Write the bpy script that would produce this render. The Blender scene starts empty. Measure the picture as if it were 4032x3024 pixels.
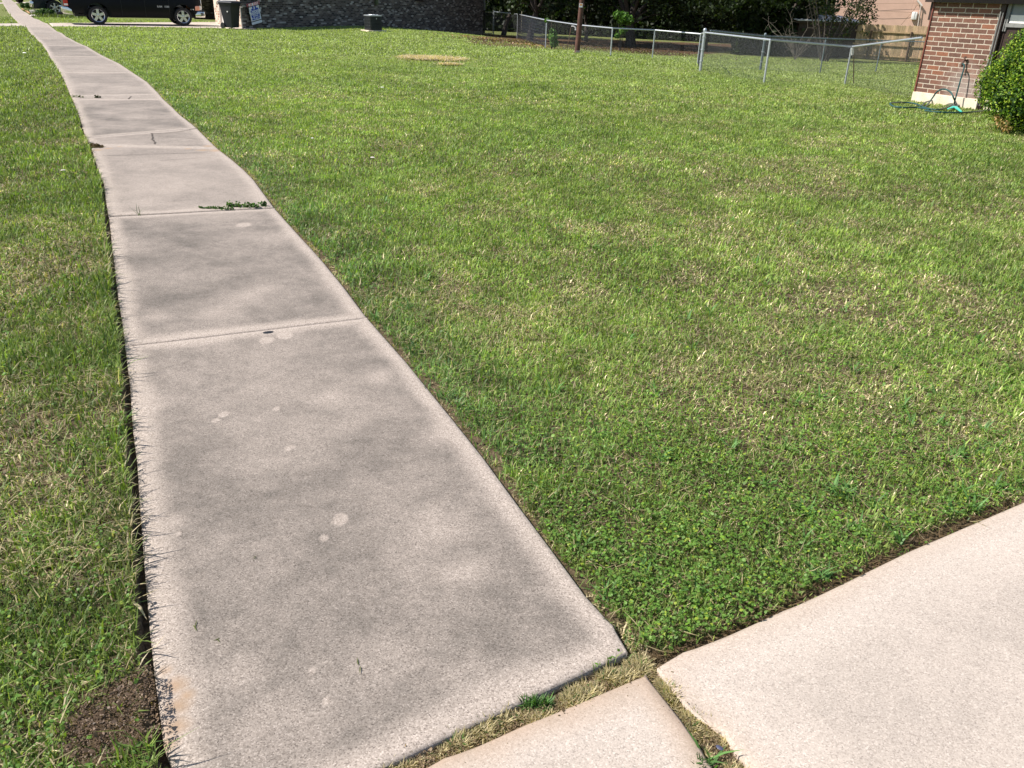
import bpy, bmesh, math, random
import numpy as np
from mathutils import Vector, Matrix
rng = np.random.default_rng(7); random.seed(7)
scene = bpy.context.scene
col = bpy.data.collections.new("scene_things"); scene.collection.children.link(col)
R = math.radians
# ------------------------------------------------------------------ camera
CAMH, FPX, PITCH, ROLL = 1.55, 3240.0, R(25.2), R(1.9)
cd = bpy.data.cameras.new("camera"); cam = bpy.data.objects.new("camera", cd); scene.collection.objects.link(cam)
cF = Vector((0, math.cos(PITCH), -math.sin(PITCH))); cX = Vector((1, 0, 0)); cU = cX.cross(cF)
cr = math.cos(ROLL)*cX + math.sin(ROLL)*cU; cu = cr.cross(cF)
cam.matrix_world = Matrix(((cr.x, cu.x, -cF.x, 0), (cr.y, cu.y, -cF.y, 0), (cr.z, cu.z, -cF.z, CAMH), (0, 0, 0, 1)))
cd.sensor_fit = 'HORIZONTAL'; cd.sensor_width = 36.0; cd.lens = 36.0*FPX/4032
cd.clip_start = 0.05; cd.clip_end = 3000
scene.camera = cam
# ------------------------------------------------------------------ light
SUN_AZ_TRAVEL, SUN_EL = R(84), R(50)       # direction the light travels (from +Y towards +X)
w = bpy.data.worlds.new("World"); scene.world = w; w.use_nodes = True
nt = w.node_tree; nt.nodes.clear()
out = nt.nodes.new('ShaderNodeOutputWorld'); bg = nt.nodes.new('ShaderNodeBackground'); sky = nt.nodes.new('ShaderNodeTexSky')
sky.sky_type = 'NISHITA'; sky.sun_disc = False; sky.sun_elevation = SUN_EL; sky.sun_rotation = SUN_AZ_TRAVEL + math.pi
sky.air_density = 1.0; sky.dust_density = 1.0; sky.ozone_density = 1.0
bg.inputs[1].default_value = 0.085
nt.links.new(sky.outputs[0], bg.inputs[0]); nt.links.new(bg.outputs[0], out.inputs[0])
sl = bpy.data.lights.new("sun", 'SUN'); so = bpy.data.objects.new("sun", sl); scene.collection.objects.link(so)
sl.energy = 4.6; sl.angle = R(0.55); sl.color = (1.0, 0.945, 0.87)
sd = Vector((math.sin(SUN_AZ_TRAVEL)*math.cos(SUN_EL), math.cos(SUN_AZ_TRAVEL)*math.cos(SUN_EL), -math.sin(SUN_EL)))
so.rotation_euler = sd.to_track_quat('-Z', 'Y').to_euler()
scene.view_settings.view_transform = 'Standard'; scene.view_settings.look = 'None'
scene.view_settings.exposure = 0.66; scene.view_settings.gamma = 1.0; scene.view_settings.use_curve_mapping = False
scene.cycles.max_bounces = 6; scene.cycles.diffuse_bounces = 3; scene.cycles.transparent_max_bounces = 4
# ------------------------------------------------------------------ terrain and picking
AD = np.array([-0.469, 0.883]); BD = np.array([0.883, 0.469])     # along the street, away from the street
def terr(x, y):
    b = x*BD[0] + y*BD[1]
    t = np.clip((b-12.0)/18.0, 0, 1); t = t*t*(3-2*t)
    return -0.9*t
def G(px, py, z=None):
    """source-photo pixel -> world point on the ground"""
    d = cF*FPX + cr*(px-2016) + cu*(1512-py)
    if z is not None or d.z >= -1e-6:
        t = ((z or 0)-CAMH)/d.z; return Vector((0, 0, CAMH)) + d*t
    t0 = 0.2/d.length; t = t0
    lo = 0; hi = None
    while t*d.length < 400:
        p = Vector((0, 0, CAMH)) + d*t
        if p.z < float(terr(p.x, p.y)): hi = t; break
        lo = t; t *= 1.03
    if hi is None: return Vector((0, 0, CAMH)) + d*t
    for _ in range(40):
        m = (lo+hi)/2; p = Vector((0, 0, CAMH)) + d*m
        if p.z < float(terr(p.x, p.y)): hi = m
        else: lo = m
    return Vector((0, 0, CAMH)) + d*hi
def proj(P):
    d = Vector(P) - Vector((0, 0, CAMH)); z = d.dot(cF)
    return 2016+FPX*d.dot(cr)/z, 1512-FPX*d.dot(cu)/z
def hgt(base, py):
    """height above the ground point base whose image row is py"""
    lo, hi = -1.0, 20.0
    for _ in range(50):
        m = (lo+hi)/2
        if proj((base.x, base.y, base.z+m))[1] > py: lo = m
        else: hi = m
    return lo
def az(a, b): return math.atan2((b-a).x, (b-a).y)
# ------------------------------------------------------------------ helpers
def setp(o, label=None, cat=None, group=None, kind=None):
    if label: o['label'] = label
    if cat: o['category'] = cat
    if group: o['group'] = group
    if kind: o['kind'] = kind
    return o
def empty(name, loc, rz=0, label=None, cat=None, group=None):
    o = bpy.data.objects.new(name, None); col.objects.link(o); o.location = loc; o.rotation_euler = (0, 0, rz)
    o.empty_display_size = 0.2
    return setp(o, label, cat, group)
class MB:
    def __init__(s): s.v = []; s.f = []; s.uv = {}
    def add(s, vs, fs, M=None):
        n = len(s.v)
        for v in vs: s.v.append(tuple(M @ Vector(v)) if M is not None else tuple(v))
        for f in fs: s.f.append([i+n for i in f])
        return s
    def box(s, c, d, M=None, taper=1.0):
        x, y, z = d[0]/2, d[1]/2, d[2]/2; t = taper
        vs = [(c[0]+sx*x*(t if sz > 0 else 1), c[1]+sy*y*(t if sz > 0 else 1), c[2]+sz*z) for sz in (-1, 1) for sy in (-1, 1) for sx in (-1, 1)]
        return s.add(vs, [(0, 2, 3, 1), (4, 5, 7, 6), (0, 1, 5, 4), (2, 6, 7, 3), (0, 4, 6, 2), (1, 3, 7, 5)], M)
    def tube(s, pts, rad, n=8, M=None, cap=True):
        pts = [Vector(p) for p in pts]; k = len(pts)
        if not hasattr(rad, '__len__'): rad = [rad]*k
        vs = []; fs = []; prev = None
        for i, p in enumerate(pts):
            t = (pts[min(i+1, k-1)]-pts[max(i-1, 0)]).normalized()
            if prev is None: a = t.cross(Vector((0, 0, 1)) if abs(t.z) < .9 else Vector((1, 0, 0))).normalized()
            else: a = (prev - t*prev.dot(t)).normalized()
            prev = a; b = t.cross(a)
            for j in range(n):
                q = 2*math.pi*j/n; vs.append(p + (a*math.cos(q)+b*math.sin(q))*rad[i])
        for i in range(k-1):
            for j in range(n):
                fs.append((i*n+j, i*n+(j+1) % n, (i+1)*n+(j+1) % n, (i+1)*n+j))
        if cap: fs.append(tuple(range(n-1, -1, -1))); fs.append(tuple((k-1)*n+j for j in range(n)))
        return s.add(vs, fs, M)
    def lathe(s, prof, n=24, M=None, closed=False):
        vs = []; fs = []; k = len(prof)
        for r, z in prof:
            for j in range(n): q = 2*math.pi*j/n; vs.append((r*math.cos(q), r*math.sin(q), z))
        for i in range(k-1 if not closed else k):
            for j in range(n): fs.append((i*n+j, i*n+(j+1) % n, ((i+1) % k)*n+(j+1) % n, ((i+1) % k)*n+j))
        return s.add(vs, fs, M)
    def prism(s, poly, z0, z1, M=None):
        n = len(poly); vs = [(p[0], p[1], z0) for p in poly]+[(p[0], p[1], z1) for p in poly]
        fs = [tuple(range(n-1, -1, -1)), tuple(range(n, 2*n))]+[(i, (i+1) % n, n+(i+1) % n, n+i) for i in range(n)]
        return s.add(vs, fs, M)
    def build(s, name, mat, parent=None, smooth=False, bevel=0, loc=None, rz=0, uvs=None):
        me = bpy.data.meshes.new(name); me.from_pydata(s.v, [], s.f); me.update()
        if uvs is not None:
            ul = me.uv_layers.new(name='UVMap'); ul.data.foreach_set('uv', np.array(uvs, float).ravel())
        o = bpy.data.objects.new(name, me); col.objects.link(o)
        if mat: me.materials.append(mat)
        bm = bmesh.new(); bm.from_mesh(me); bmesh.ops.recalc_face_normals(bm, faces=bm.faces)
        if bevel:
            bmesh.ops.remove_doubles(bm, verts=bm.verts, dist=1e-5)
            es = [e for e in bm.edges if len(e.link_faces) == 2 and e.calc_face_angle(0) > 0.6]
            bmesh.ops.bevel(bm, geom=es, offset=bevel, segments=2, affect='EDGES', profile=0.6)
        bm.to_mesh(me); bm.free()
        if smooth:
            me.polygons.foreach_set('use_smooth', [True]*len(me.polygons))
            try: me.set_sharp_from_angle(angle=R(35))
            except Exception: pass
        if parent: o.parent = parent
        if loc is not None: o.location = loc
        if rz: o.rotation_euler = (0, 0, rz)
        return o
def copy_tree(o, parent=None):
    c = o.copy(); col.objects.link(c)
    if parent: c.parent = parent
    for ch in list(o.children): copy_tree(ch, c)
    return c
# ------------------------------------------------------------------ materials
GEO = 'ShaderNodeNewGeometry'
def newmat(name):
    m = bpy.data.materials.new(name); m.use_nodes = True; nt = m.node_tree
    b = nt.nodes['Principled BSDF']; return m, nt, b
def N(nt, t, **k):
    n = nt.nodes.new(t)
    for a, v in k.items():
        if a.startswith('i_'):
            key = a[2:]; key = int(key) if key.isdigit() else key.replace('_', ' ')
            n.inputs[key].default_value = v
        else: setattr(n, a, v)
    return n
def L(nt, a, b): nt.links.new(a, b)
def ramp(nt, stops, fac, interp='LINEAR'):
    r = N(nt, 'ShaderNodeValToRGB'); r.color_ramp.interpolation = interp; e = r.color_ramp.elements
    while len(e) > 1: e.remove(e[-1])
    e[0].position = stops[0][0]; e[0].color = (*stops[0][1], 1)
    for p, c in stops[1:]:
        x = e.new(p); x.color = (*c, 1)
    L(nt, fac, r.inputs[0]); return r.outputs[0]
def mix(nt, a, b, fac, mode='MIX'):
    m = N(nt, 'ShaderNodeMix', data_type='RGBA', blend_type=mode)
    for s, v in ((6, a), (7, b)):
        if isinstance(v, tuple): m.inputs[s].default_value = (*v, 1)
        else: L(nt, v, m.inputs[s])
    if isinstance(fac, (int, float)): m.inputs[0].default_value = fac
    else: L(nt, fac, m.inputs[0])
    return m.outputs[2]
def math_(nt, op, a, b=None, clamp=False):
    m = N(nt, 'ShaderNodeMath', operation=op, use_clamp=clamp)
    for i, v in enumerate((a, b)):
        if v is None: continue
        if isinstance(v, (int, float)): m.inputs[i].default_value = v
        else: L(nt, v, m.inputs[i])
    return m.outputs[0]
def noise(nt, scale, detail=4, rough=.55, vec=None, dist=0):
    n = N(nt, 'ShaderNodeTexNoise', i_Scale=scale, i_Detail=detail, i_Roughness=rough, i_Distortion=dist)
    if vec is None:
        tc = N(nt, 'ShaderNodeNewGeometry'); vec = tc.outputs['Position']
    L(nt, vec, n.inputs['Vector']); return n.outputs[0]
def bump(nt, b, h, strength=.3, dist=.01):
    n = N(nt, 'ShaderNodeBump', i_Strength=strength, i_Distance=dist); L(nt, h, n.inputs['Height']); L(nt, n.outputs[0], b.inputs['Normal'])
def simple(name, c, rough=.6, metal=0, var=.15, scale=8, bmp=.0, spec=.5, coat=0):
    m, nt, b = newmat(name)
    n = noise(nt, scale)
    L(nt, ramp(nt, [(.3, tuple(x*(1-var) for x in c)), (.7, tuple(min(1, x*(1+var)) for x in c))], n), b.inputs['Base Color'])
    b.inputs['Roughness'].default_value = rough; b.inputs['Metallic'].default_value = metal
    b.inputs['Specular IOR Level'].default_value = spec
    if coat: b.inputs['Coat Weight'].default_value = coat; b.inputs['Coat Roughness'].default_value = .06
    if bmp: bump(nt, b, noise(nt, scale*8), bmp, .01)
    return m
def leafmat(name, rough=.55, trans=.35):
    """base colour from the per-leaf colour attribute"""
    m, nt, b = newmat(name)
    a = N(nt, 'ShaderNodeAttribute', attribute_name='Col')
    c = a.outputs['Color']
    b.inputs['Roughness'].default_value = rough; b.inputs['Specular IOR Level'].default_value = .35
    L(nt, c, b.inputs['Base Color'])
    tr = N(nt, 'ShaderNodeBsdfTranslucent'); 
    L(nt, mix(nt, c, (1.0, 1.15, .35), 1.0, 'MULTIPLY'), tr.inputs[0])
    ms = N(nt, 'ShaderNodeMixShader', i_0=trans); o = nt.nodes['Material Output']
    L(nt, b.outputs[0], ms.inputs[1]); L(nt, tr.outputs[0], ms.inputs[2]); L(nt, ms.outputs[0], o.inputs[0])
    return m
def brickmat(name, bw, bh, mort, ramp_stops, mcol, vary=.25, bmp=.6, stain=None):
    """running-bond brick from the UV map in metres"""
    m, nt, b = newmat(name)
    uv = N(nt, 'ShaderNodeUVMap'); sp = N(nt, 'ShaderNodeSeparateXYZ'); L(nt, uv.outputs[0], sp.inputs[0])
    v = math_(nt, 'DIVIDE', sp.outputs[1], bh); row = math_(nt, 'FLOOR', v)
    odd = math_(nt, 'MULTIPLY', math_(nt, 'MODULO', row, 2.0), .5)
    u = math_(nt, 'ADD', math_(nt, 'DIVIDE', sp.outputs[0], bw), odd); cl = math_(nt, 'FLOOR', u)
    fu = math_(nt, 'FRACT', u); fv = math_(nt, 'FRACT', v)
    wob = math_(nt, 'MULTIPLY', math_(nt, 'SUBTRACT', noise(nt, 25, 3), .5), .0)
    def edge(f, size):
        e = math_(nt, 'MINIMUM', f, math_(nt, 'SUBTRACT', 1.0, f)); return math_(nt, 'MULTIPLY', e, size)
    nz = math_(nt, 'MULTIPLY', math_(nt, 'SUBTRACT', noise(nt, 40, 3), .5), mort*.9)
    dmin = math_(nt, 'ADD', math_(nt, 'MINIMUM', edge(fu, bw), edge(fv, bh)), nz)
    mask = N(nt, 'ShaderNodeMapRange', i_1=mort*.40, i_2=mort*.62); L(nt, dmin, mask.inputs[0])
    cb = N(nt, 'ShaderNodeCombineXYZ'); L(nt, cl, cb.inputs[0]); L(nt, row, cb.inputs[1])
    wn = N(nt, 'ShaderNodeTexWhiteNoise', noise_dimensions='2D'); L(nt, cb.outputs[0], wn.inputs['Vector'])
    bc = ramp(nt, ramp_stops, wn.outputs[0], 'LINEAR')
    g = noise(nt, 30, 6, .7); bc = mix(nt, bc, ramp(nt, [(.25, (1-vary,)*3), (.75, (1+vary,)*3)], g), 1.0, 'MULTIPLY')
    mc = mix(nt, mcol, tuple(x*.7 for x in mcol), noise(nt, 12, 5))
    fin = mix(nt, mc, bc, mask.outputs[0])
    if stain:
        pc, pr = stain; g2 = N(nt, GEO); vd = N(nt, 'ShaderNodeVectorMath', operation='DISTANCE'); L(nt, g2.outputs['Position'], vd.inputs[0]); vd.inputs[1].default_value = pc
        mr2 = N(nt, 'ShaderNodeMapRange', i_1=pr*1.3, i_2=pr*.2, i_3=0.0, i_4=.55); L(nt, math_(nt, 'ADD', vd.outputs['Value'], math_(nt, 'MULTIPLY', math_(nt, 'SUBTRACT', noise(nt, 9, 5), .5), pr*1.6)), mr2.inputs[0])
        fin = mix(nt, fin, (.42, .36, .32), mr2.outputs[0])
    L(nt, fin, b.inputs['Base Color'])
    b.inputs['Roughness'].default_value = .85; b.inputs['Specular IOR Level'].default_value = .25
    h = math_(nt, 'ADD', mask.outputs[0], math_(nt, 'MULTIPLY', g, .35)); bump(nt, b, h, bmp, .006)
    return m
M = {}
M['leaf'] = leafmat('leaf_surface'); M['grass'] = leafmat('grass_blade', .5, .42)
M['bark'] = simple('bark', (.075, .06, .05), .9, var=.5, scale=14, bmp=.8)
M['galv'] = simple('galvanised_steel', (.50, .53, .56), .42, .55, var=.15, scale=30)
M['gunmetal'] = simple('dark_grey_paint', (.045, .05, .056), .5, var=.2)
M['galv_old'] = simple('weathered_steel', (.16, .20, .22), .6, .3, var=.35, scale=20)
M['wire'] = simple('fence_wire', (.17, .175, .18), .6, .2, var=.15)
M['rubber'] = simple('tyre_rubber', (.018, .018, .019), .8, var=.3, scale=30, bmp=.3)
M['alloy'] = simple('alloy_rim', (.62, .62, .64), .25, .85, var=.06)
M['darkmetal'] = simple('dark_metal', (.02, .02, .022), .55, .3, var=.3)
M['chrome'] = simple('chrome', (.75, .74, .72), .12, .95, var=.05)
M['paint_navy'] = simple('navy_car_paint', (.003, .0035, .006), .4, 0, var=.1, spec=.15, coat=.04)
M['paint_teal'] = simple('teal_car_paint', (.004, .012, .020), .38, 0, var=.1, spec=.25, coat=.10)
M['glass_b'] = simple('grey_window_glass', (.13, .17, .20), .25, 0, var=.1, spec=.6)
M['badge'] = simple('badge_silver', (.45, .45, .46), .5, .2)
M['glass'] = simple('tinted_glass', (.012, .014, .016), .12, 0, var=.05, spec=.4)
M['plastic'] = simple('black_plastic', (.012, .013, .015), .45, var=.2)
M['bin'] = simple('bin_plastic', (.010, .012, .018), .5, var=.2, scale=5)
M['lens_red'] = simple('red_lens', (.45, .01, .015), .15, var=.2, spec=.8)
M['lens_clear'] = simple('clear_lens', (.75, .72, .68), .12, var=.12, scale=25, spec=.8)
M['lens_amber'] = simple('amber_lens', (.75, .33, .22), .2, var=.15, scale=20, spec=.8)
M['white'] = simple('white_paint', (.80, .78, .75), .5, var=.04)
M['cream'] = simple('cream_trim', (.66, .60, .54), .6, var=.08)
M['redbrown'] = simple('red_brown_paint', (.17, .050, .034), .55, var=.2, scale=10, bmp=.15)
M['darkbrown'] = simple('dark_brown_paint', (.035, .018, .014), .6, var=.25)
M['greypaint'] = simple('grey_paint', (.22, .22, .21), .6, var=.2)
M['greenbox'] = simple('olive_metal', (.10, .12, .055), .6, var=.2)
M['pole'] = simple('creosoted_pole', (.10, .045, .032), .85, var=.35, scale=5, bmp=.6)
M['found'] = simple('foundation_concrete', (.72, .62, .48), .85, var=.15, scale=6, bmp=.3)
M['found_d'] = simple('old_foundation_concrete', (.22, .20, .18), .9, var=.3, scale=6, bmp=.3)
M['stucco'] = simple('pink_stucco', (.60, .40, .31), .9, var=.05, scale=3, bmp=.3)
M['roof'] = simple('roof_shingle', (.16, .13, .11), .9, var=.3, scale=12, bmp=.5)
M['metalroof'] = simple('white_metal_roof', (.75, .75, .78), .45, .1, var=.08)
M['blue'] = simple('blue_sign_ink', (.012, .06, .42), .5, var=.05)
M['redink'] = simple('red_sign_ink', (.75, .18, .20), .5, var=.05)
M['signwhite'] = simple('sign_board_white', (.85, .86, .90), .5, var=.03)
M['hose'] = simple('green_hose', (.02, .075, .075), .38, var=.2, scale=20)
M['turq'] = simple('turquoise_plastic', (.06, .62, .50), .35, var=.1)
M['brass'] = simple('old_brass', (.10, .06, .045), .5, .5, var=.4, scale=40)
M['wood'] = None
def woodmat():
    m, nt, b = newmat('weathered_cedar')
    a = N(nt, 'ShaderNodeAttribute', attribute_name='Col')
    tc = N(nt, GEO); mp = N(nt, 'ShaderNodeMapping'); mp.inputs['Scale'].default_value = (30, 30, 2.0); L(nt, tc.outputs['Position'], mp.inputs[0])
    n = noise(nt, 1.0, 6, .65, mp.outputs[0])
    L(nt, mix(nt, a.outputs['Color'], ramp(nt, [(.3, (.55, .52, .5)), (.7, (1.25, 1.2, 1.15))], n), 1.0, 'MULTIPLY'), b.inputs['Base Color'])
    b.inputs['Roughness'].default_value = .85; bump(nt, b, n, .4, .005); return m
M['wood'] = woodmat()
def concretemat(name, light, dark, tan=(.42, .29, .2), darkness=.9, aggs=.95, base=.42):
    m, nt, b = newmat(name)
    a = N(nt, 'ShaderNodeAttribute', attribute_name='cd'); sp = N(nt, 'ShaderNodeSeparateColor'); L(nt, a.outputs['Color'], sp.inputs[0])
    n1 = noise(nt, 1.5, 7, .62, dist=.5); n2 = noise(nt, 6.5, 10, .78, dist=.3); n0 = noise(nt, .55, 3, .5)
    blot = math_(nt, 'ADD', math_(nt, 'MULTIPLY', n1, .50), math_(nt, 'ADD', math_(nt, 'MULTIPLY', n2, .24), math_(nt, 'MULTIPLY', n0, .26)))
    mr = N(nt, 'ShaderNodeMapRange', interpolation_type='SMOOTHSTEP', i_1=.34, i_2=.66); L(nt, blot, mr.inputs[0])
    n3 = noise(nt, 21, 6, .8, dist=.4); f = math_(nt, 'ADD', math_(nt, 'ADD', math_(nt, 'MULTIPLY', mr.outputs[0], .62), base), math_(nt, 'MULTIPLY', math_(nt, 'SUBTRACT', n3, .5), .55))
    en = math_(nt, 'ADD', sp.outputs[0], math_(nt, 'MULTIPLY', math_(nt, 'SUBTRACT', n2, .5), .5), True)
    f = math_(nt, 'MULTIPLY', f, math_(nt, 'ADD', math_(nt, 'MULTIPLY', en, .88), .12), True)
    f = math_(nt, 'MULTIPLY', f, darkness)
    c = mix(nt, light, dark, f)
    c = mix(nt, c, tuple(x*1.05 for x in light), math_(nt, 'MULTIPLY', sp.outputs[2], .6))
    # exposed aggregate
    g = noise(nt, 380, 2, .8); vz = N(nt, 'ShaderNodeTexVoronoi', i_Scale=300.0); tc = N(nt, GEO); L(nt, tc.outputs['Position'], vz.inputs['Vector'])
    sx = N(nt, 'ShaderNodeSeparateColor'); L(nt, vz.outputs['Color'], sx.inputs[0])
    agg = ramp(nt, [(0, (.45, .43, .43)), (.12, (.74, .72, .70)), (.45, (.97, .96, .96)), (.85, (1.12, 1.11, 1.10)), (1, (1.5, 1.5, 1.52))], sx.outputs[0])
    c2 = mix(nt, c, agg, aggs, 'MULTIPLY')
    c2 = mix(nt, c2, ramp(nt, [(.3, (.84,)*3), (.7, (1.14,)*3)], g), .6, 'MULTIPLY')
    c2 = mix(nt, c2, ramp(nt, [(.35, (.30, .22, .15)), (.65, tan)], n2), sp.outputs[1])
    # small black grit
    gr = N(nt, 'ShaderNodeTexVoronoi', i_Scale=17.0); L(nt, tc.outputs['Position'], gr.inputs['Vector'])
    gm = N(nt, 'ShaderNodeMapRange', i_1=.035, i_2=.06, i_3=.75, i_4=0.0); L(nt, gr.outputs['Distance'], gm.inputs[0])
    sg = N(nt, 'ShaderNodeSeparateColor'); L(nt, gr.outputs['Color'], sg.inputs[0])
    c2 = mix(nt, c2, (.05, .045, .04), math_(nt, 'MULTIPLY', gm.outputs[0], math_(nt, 'GREATER_THAN', sg.outputs[1], .9)))
    L(nt, c2, b.inputs['Base Color']); b.inputs['Roughness'].default_value = .88; b.inputs['Specular IOR Level'].default_value = .3
    h = math_(nt, 'ADD', math_(nt, 'MULTIPLY', sx.outputs[0], .5), math_(nt, 'MULTIPLY', n2, 1.5)); bump(nt, b, h, .35, .003)
    return m
M['walk'] = concretemat('weathered_sidewalk_concrete', (.430, .368, .318), (.128, .113, .098), darkness=1.0)
M['drive'] = concretemat('pale_driveway_concrete', (.510, .440, .380), (.20, .178, .155), darkness=.85, aggs=.6, base=.08)
def soilmat():
    m, nt, b = newmat('soil_and_thatch')
    n = noise(nt, 60, 8, .75); n2 = noise(nt, 1.2, 5); n3 = noise(nt, 9, 6, .7)
    near = ramp(nt, [(.30, (.035, .027, .016)), (.46, (.105, .076, .047)), (.6, (.20, .150, .095)), (.75, (.38, .31, .19))], n)
    green = ramp(nt, [(.3, (.12, .15, .04)), (.7, (.20, .22, .08))], n3)
    cdn = N(nt, 'ShaderNodeAttribute', attribute_name='cd'); sp = N(nt, 'ShaderNodeSeparateColor'); L(nt, cdn.outputs['Color'], sp.inputs[0])
    c = mix(nt, near, green, sp.outputs[0])
    leaf = ramp(nt, [(.35, (.035, .024, .016)), (.6, (.13, .075, .042)), (.75, (.33, .2, .12))], noise(nt, 22, 7, .8))
    c = mix(nt, c, leaf, sp.outputs[1])
    L(nt, c, b.inputs['Base Color']); b.inputs['Roughness'].default_value = .95; b.inputs['Specular IOR Level'].default_value = .1
    bump(nt, b, n, .8, .02); return m
M['soil'] = soilmat()
def add_col(o, cols, name='Col', domain='POINT'):
    a = o.data.color_attributes.new(name, 'FLOAT_COLOR', domain); c = np.ones((len(cols), 4)); c[:, :3] = cols
    a.data.foreach_set('color', c.ravel().astype(np.float32))
# fast mesh of many small faces
def raw_mesh(name, V, loops, sizes, mat, parent=None, smooth=True):
    me = bpy.data.meshes.new(name); me.vertices.add(len(V)); me.vertices.foreach_set('co', V.astype(np.float32).ravel())
    me.loops.add(len(loops)); me.loops.foreach_set('vertex_index', loops.astype(np.int32))
    me.polygons.add(len(sizes)); st = np.concatenate([[0], np.cumsum(sizes)[:-1]])
    me.polygons.foreach_set('loop_start', st.astype(np.int32)); me.polygons.foreach_set('loop_total', sizes.astype(np.int32))
    if smooth: me.polygons.foreach_set('use_smooth', np.ones(len(sizes), bool))
    me.update(calc_edges=True); me.materials.append(mat)
    o = bpy.data.objects.new(name, me); col.objects.link(o)
    if parent: o.parent = parent
    return o
class Tufts:
    """collects blades and leaves as numpy arrays -> one mesh"""
    def __init__(s): s.V = []; s.Lp = []; s.S = []; s.C = []; s.n = 0
    def blades(s, P, Ln, W, az_, lean, curl, C):
        n = len(P); side = np.stack([-np.cos(az_), np.sin(az_), np.zeros(n)], 1)*(W/2)[:, None]
        def d(l): return np.stack([np.sin(l)*np.sin(az_), np.sin(l)*np.cos(az_), np.cos(l)], 1)
        mid = P + d(lean)*(Ln*.5)[:, None]; tip = mid + d(lean+curl)*(Ln*.5)[:, None]
        V = np.stack([P-side*.8, P+side*.8, mid-side, mid+side, tip], 1).reshape(-1, 3)
        base = (np.arange(n)*5+s.n)[:, None]; lp = (base+np.array([0, 1, 3, 2, 2, 3, 4])).ravel()
        s.V.append(V); s.Lp.append(lp); s.S.append(np.tile([4, 3], n)); s.n += 5*n
        dk = np.repeat(C[:, None, :], 5, 1); s.C.append(dk.reshape(-1, 3))
    def leaves(s, P, size, Nn, C, elong=1.0):
        """flat hexagonal-ish leaves: 6 verts"""
        n = len(P); Nn = Nn/np.linalg.norm(Nn, axis=1)[:, None]
        r = rng.normal(size=(n, 3)); a = np.cross(Nn, r); a /= np.linalg.norm(a, axis=1)[:, None]+1e-9; b = np.cross(Nn, a)
        pts = []
        for (u, v, h) in ((-.5, 0, 0), (-.18, .40, .06), (.28, .34, .05), (.55, 0, -.06), (.28, -.34, .05), (-.18, -.40, .06)):
            pts.append(P + a*(u*size*elong)[:, None] + b*(v*size)[:, None] + Nn*(h*size)[:, None])
        V = np.stack(pts, 1).reshape(-1, 3); base = (np.arange(n)*6+s.n)[:, None]
        s.Lp.append((base+np.array([0, 1, 4, 5, 1, 2, 3, 4])).ravel() if False else (base+np.array([0, 5, 4, 1, 1, 4, 3, 2])).ravel())
        s.V.append(V); s.S.append(np.tile([4, 4], n)); s.n += 6*n; s.C.append(np.repeat(C, 6, 0))
    def build(s, name, mat, parent=None):
        o = raw_mesh(name, np.concatenate(s.V), np.concatenate(s.Lp), np.concatenate(s.S), mat, parent)
        add_col(o, np.concatenate(s.C)); return o
def vnoise(x, y, scale, seed):
    r = np.random.default_rng(seed).random((256, 256)); X = x*scale; Y = y*scale
    xi = np.floor(X).astype(int); yi = np.floor(Y).astype(int); fx = X-xi; fy = Y-yi; fx = fx*fx*(3-2*fx); fy = fy*fy*(3-2*fy)
    g = lambda a, b: r[a & 255, b & 255]
    return (g(xi, yi)*(1-fx)+g(xi+1, yi)*fx)*(1-fy)+(g(xi, yi+1)*(1-fx)+g(xi+1, yi+1)*fx)*fy
def fbm(x, y, scale, seed, o=3):
    t = 0; a = 1; s = 0
    for i in range(o): t = t+a*vnoise(x, y, scale*2**i, seed+i); s += a; a *= .55
    return t/s
def inpoly(x, y, poly):
    inside = np.zeros(len(x), bool); n = len(poly)
    for i in range(n):
        x1, y1 = poly[i][0], poly[i][1]; x2, y2 = poly[(i+1) % n][0], poly[(i+1) % n][1]
        if y1 == y2: continue
        c = ((y1 > y) != (y2 > y)) & (x < (x2-x1)*(y-y1)/(y2-y1)+x1); inside ^= c
    return inside
def dpoly(x, y, line, closed=False):
    d = np.full(len(x), 1e9); n = len(line)
    for i in range(n if closed else n-1):
        a = np.array(line[i][:2]); b = np.array(line[(i+1) % n][:2]); ab = b-a; q = (ab@ab) or 1e-9
        t = np.clip(((x-a[0])*ab[0]+(y-a[1])*ab[1])/q, 0, 1)
        d = np.minimum(d, np.hypot(x-a[0]-t*ab[0], y-a[1]-t*ab[1]))
    return d
# ================================================================== SETTING: sidewalk, driveways, soil
EL = [(676,3015),(644,2932),(612,2687),(593,2520),(567,2224),(548,1954),(539,1813),(523,1693),(512,1518),(492,1365),(490,1330),(466,1178),(443,989),(430,860),(424,835),(417,791),(408,715),(383,658),(365,595),(352,560),(342,545),(329,513),(313,457),(291,400),(278,376),(264,340),(250,307),(235,282),(217,250),(195,228),(190,206),(170,177),(152,159),(127,137),(105,108.5),(72,90),(51,69),(29,43),(14.5,18),(7,0)]
ER = [(2471,2566),(2415,2462),(2311,2348),(2178,2169),(2036,1980),(1904,1800),(1800,1671),(1600,1424),(1525,1339),(1440,1244),(1355,1131),(1270,1027),(1175,923),(1081,819),(1074,810),(1000,709),(963,671),(912,627),(862,589),(821,551),(774,503),(752,485),(709,452),(680,423),(644,391),(622,365),(579,322),(524,286),(470,250),(409,221),(385,208),(369,199),(344,183),(316,172),(297,163),(282,154),(262,145),(244,130),(224,123),(204,107),(186,92),(174,89),(154,78),(134,72),(127,67),(108,52),(90,43),(78,32.5),(60,11),(45,0)]
far = Vector((math.sin(R(-31)), math.cos(R(-31)), 0))
def pl(pts, near_ext):
    W = [G(*p, z=0) for p in pts]
    d0 = (W[0]-W[2]).normalized(); W = [W[0]+d0*near_ext]+W
    W.append(W[-1]+far*70); return W
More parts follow.
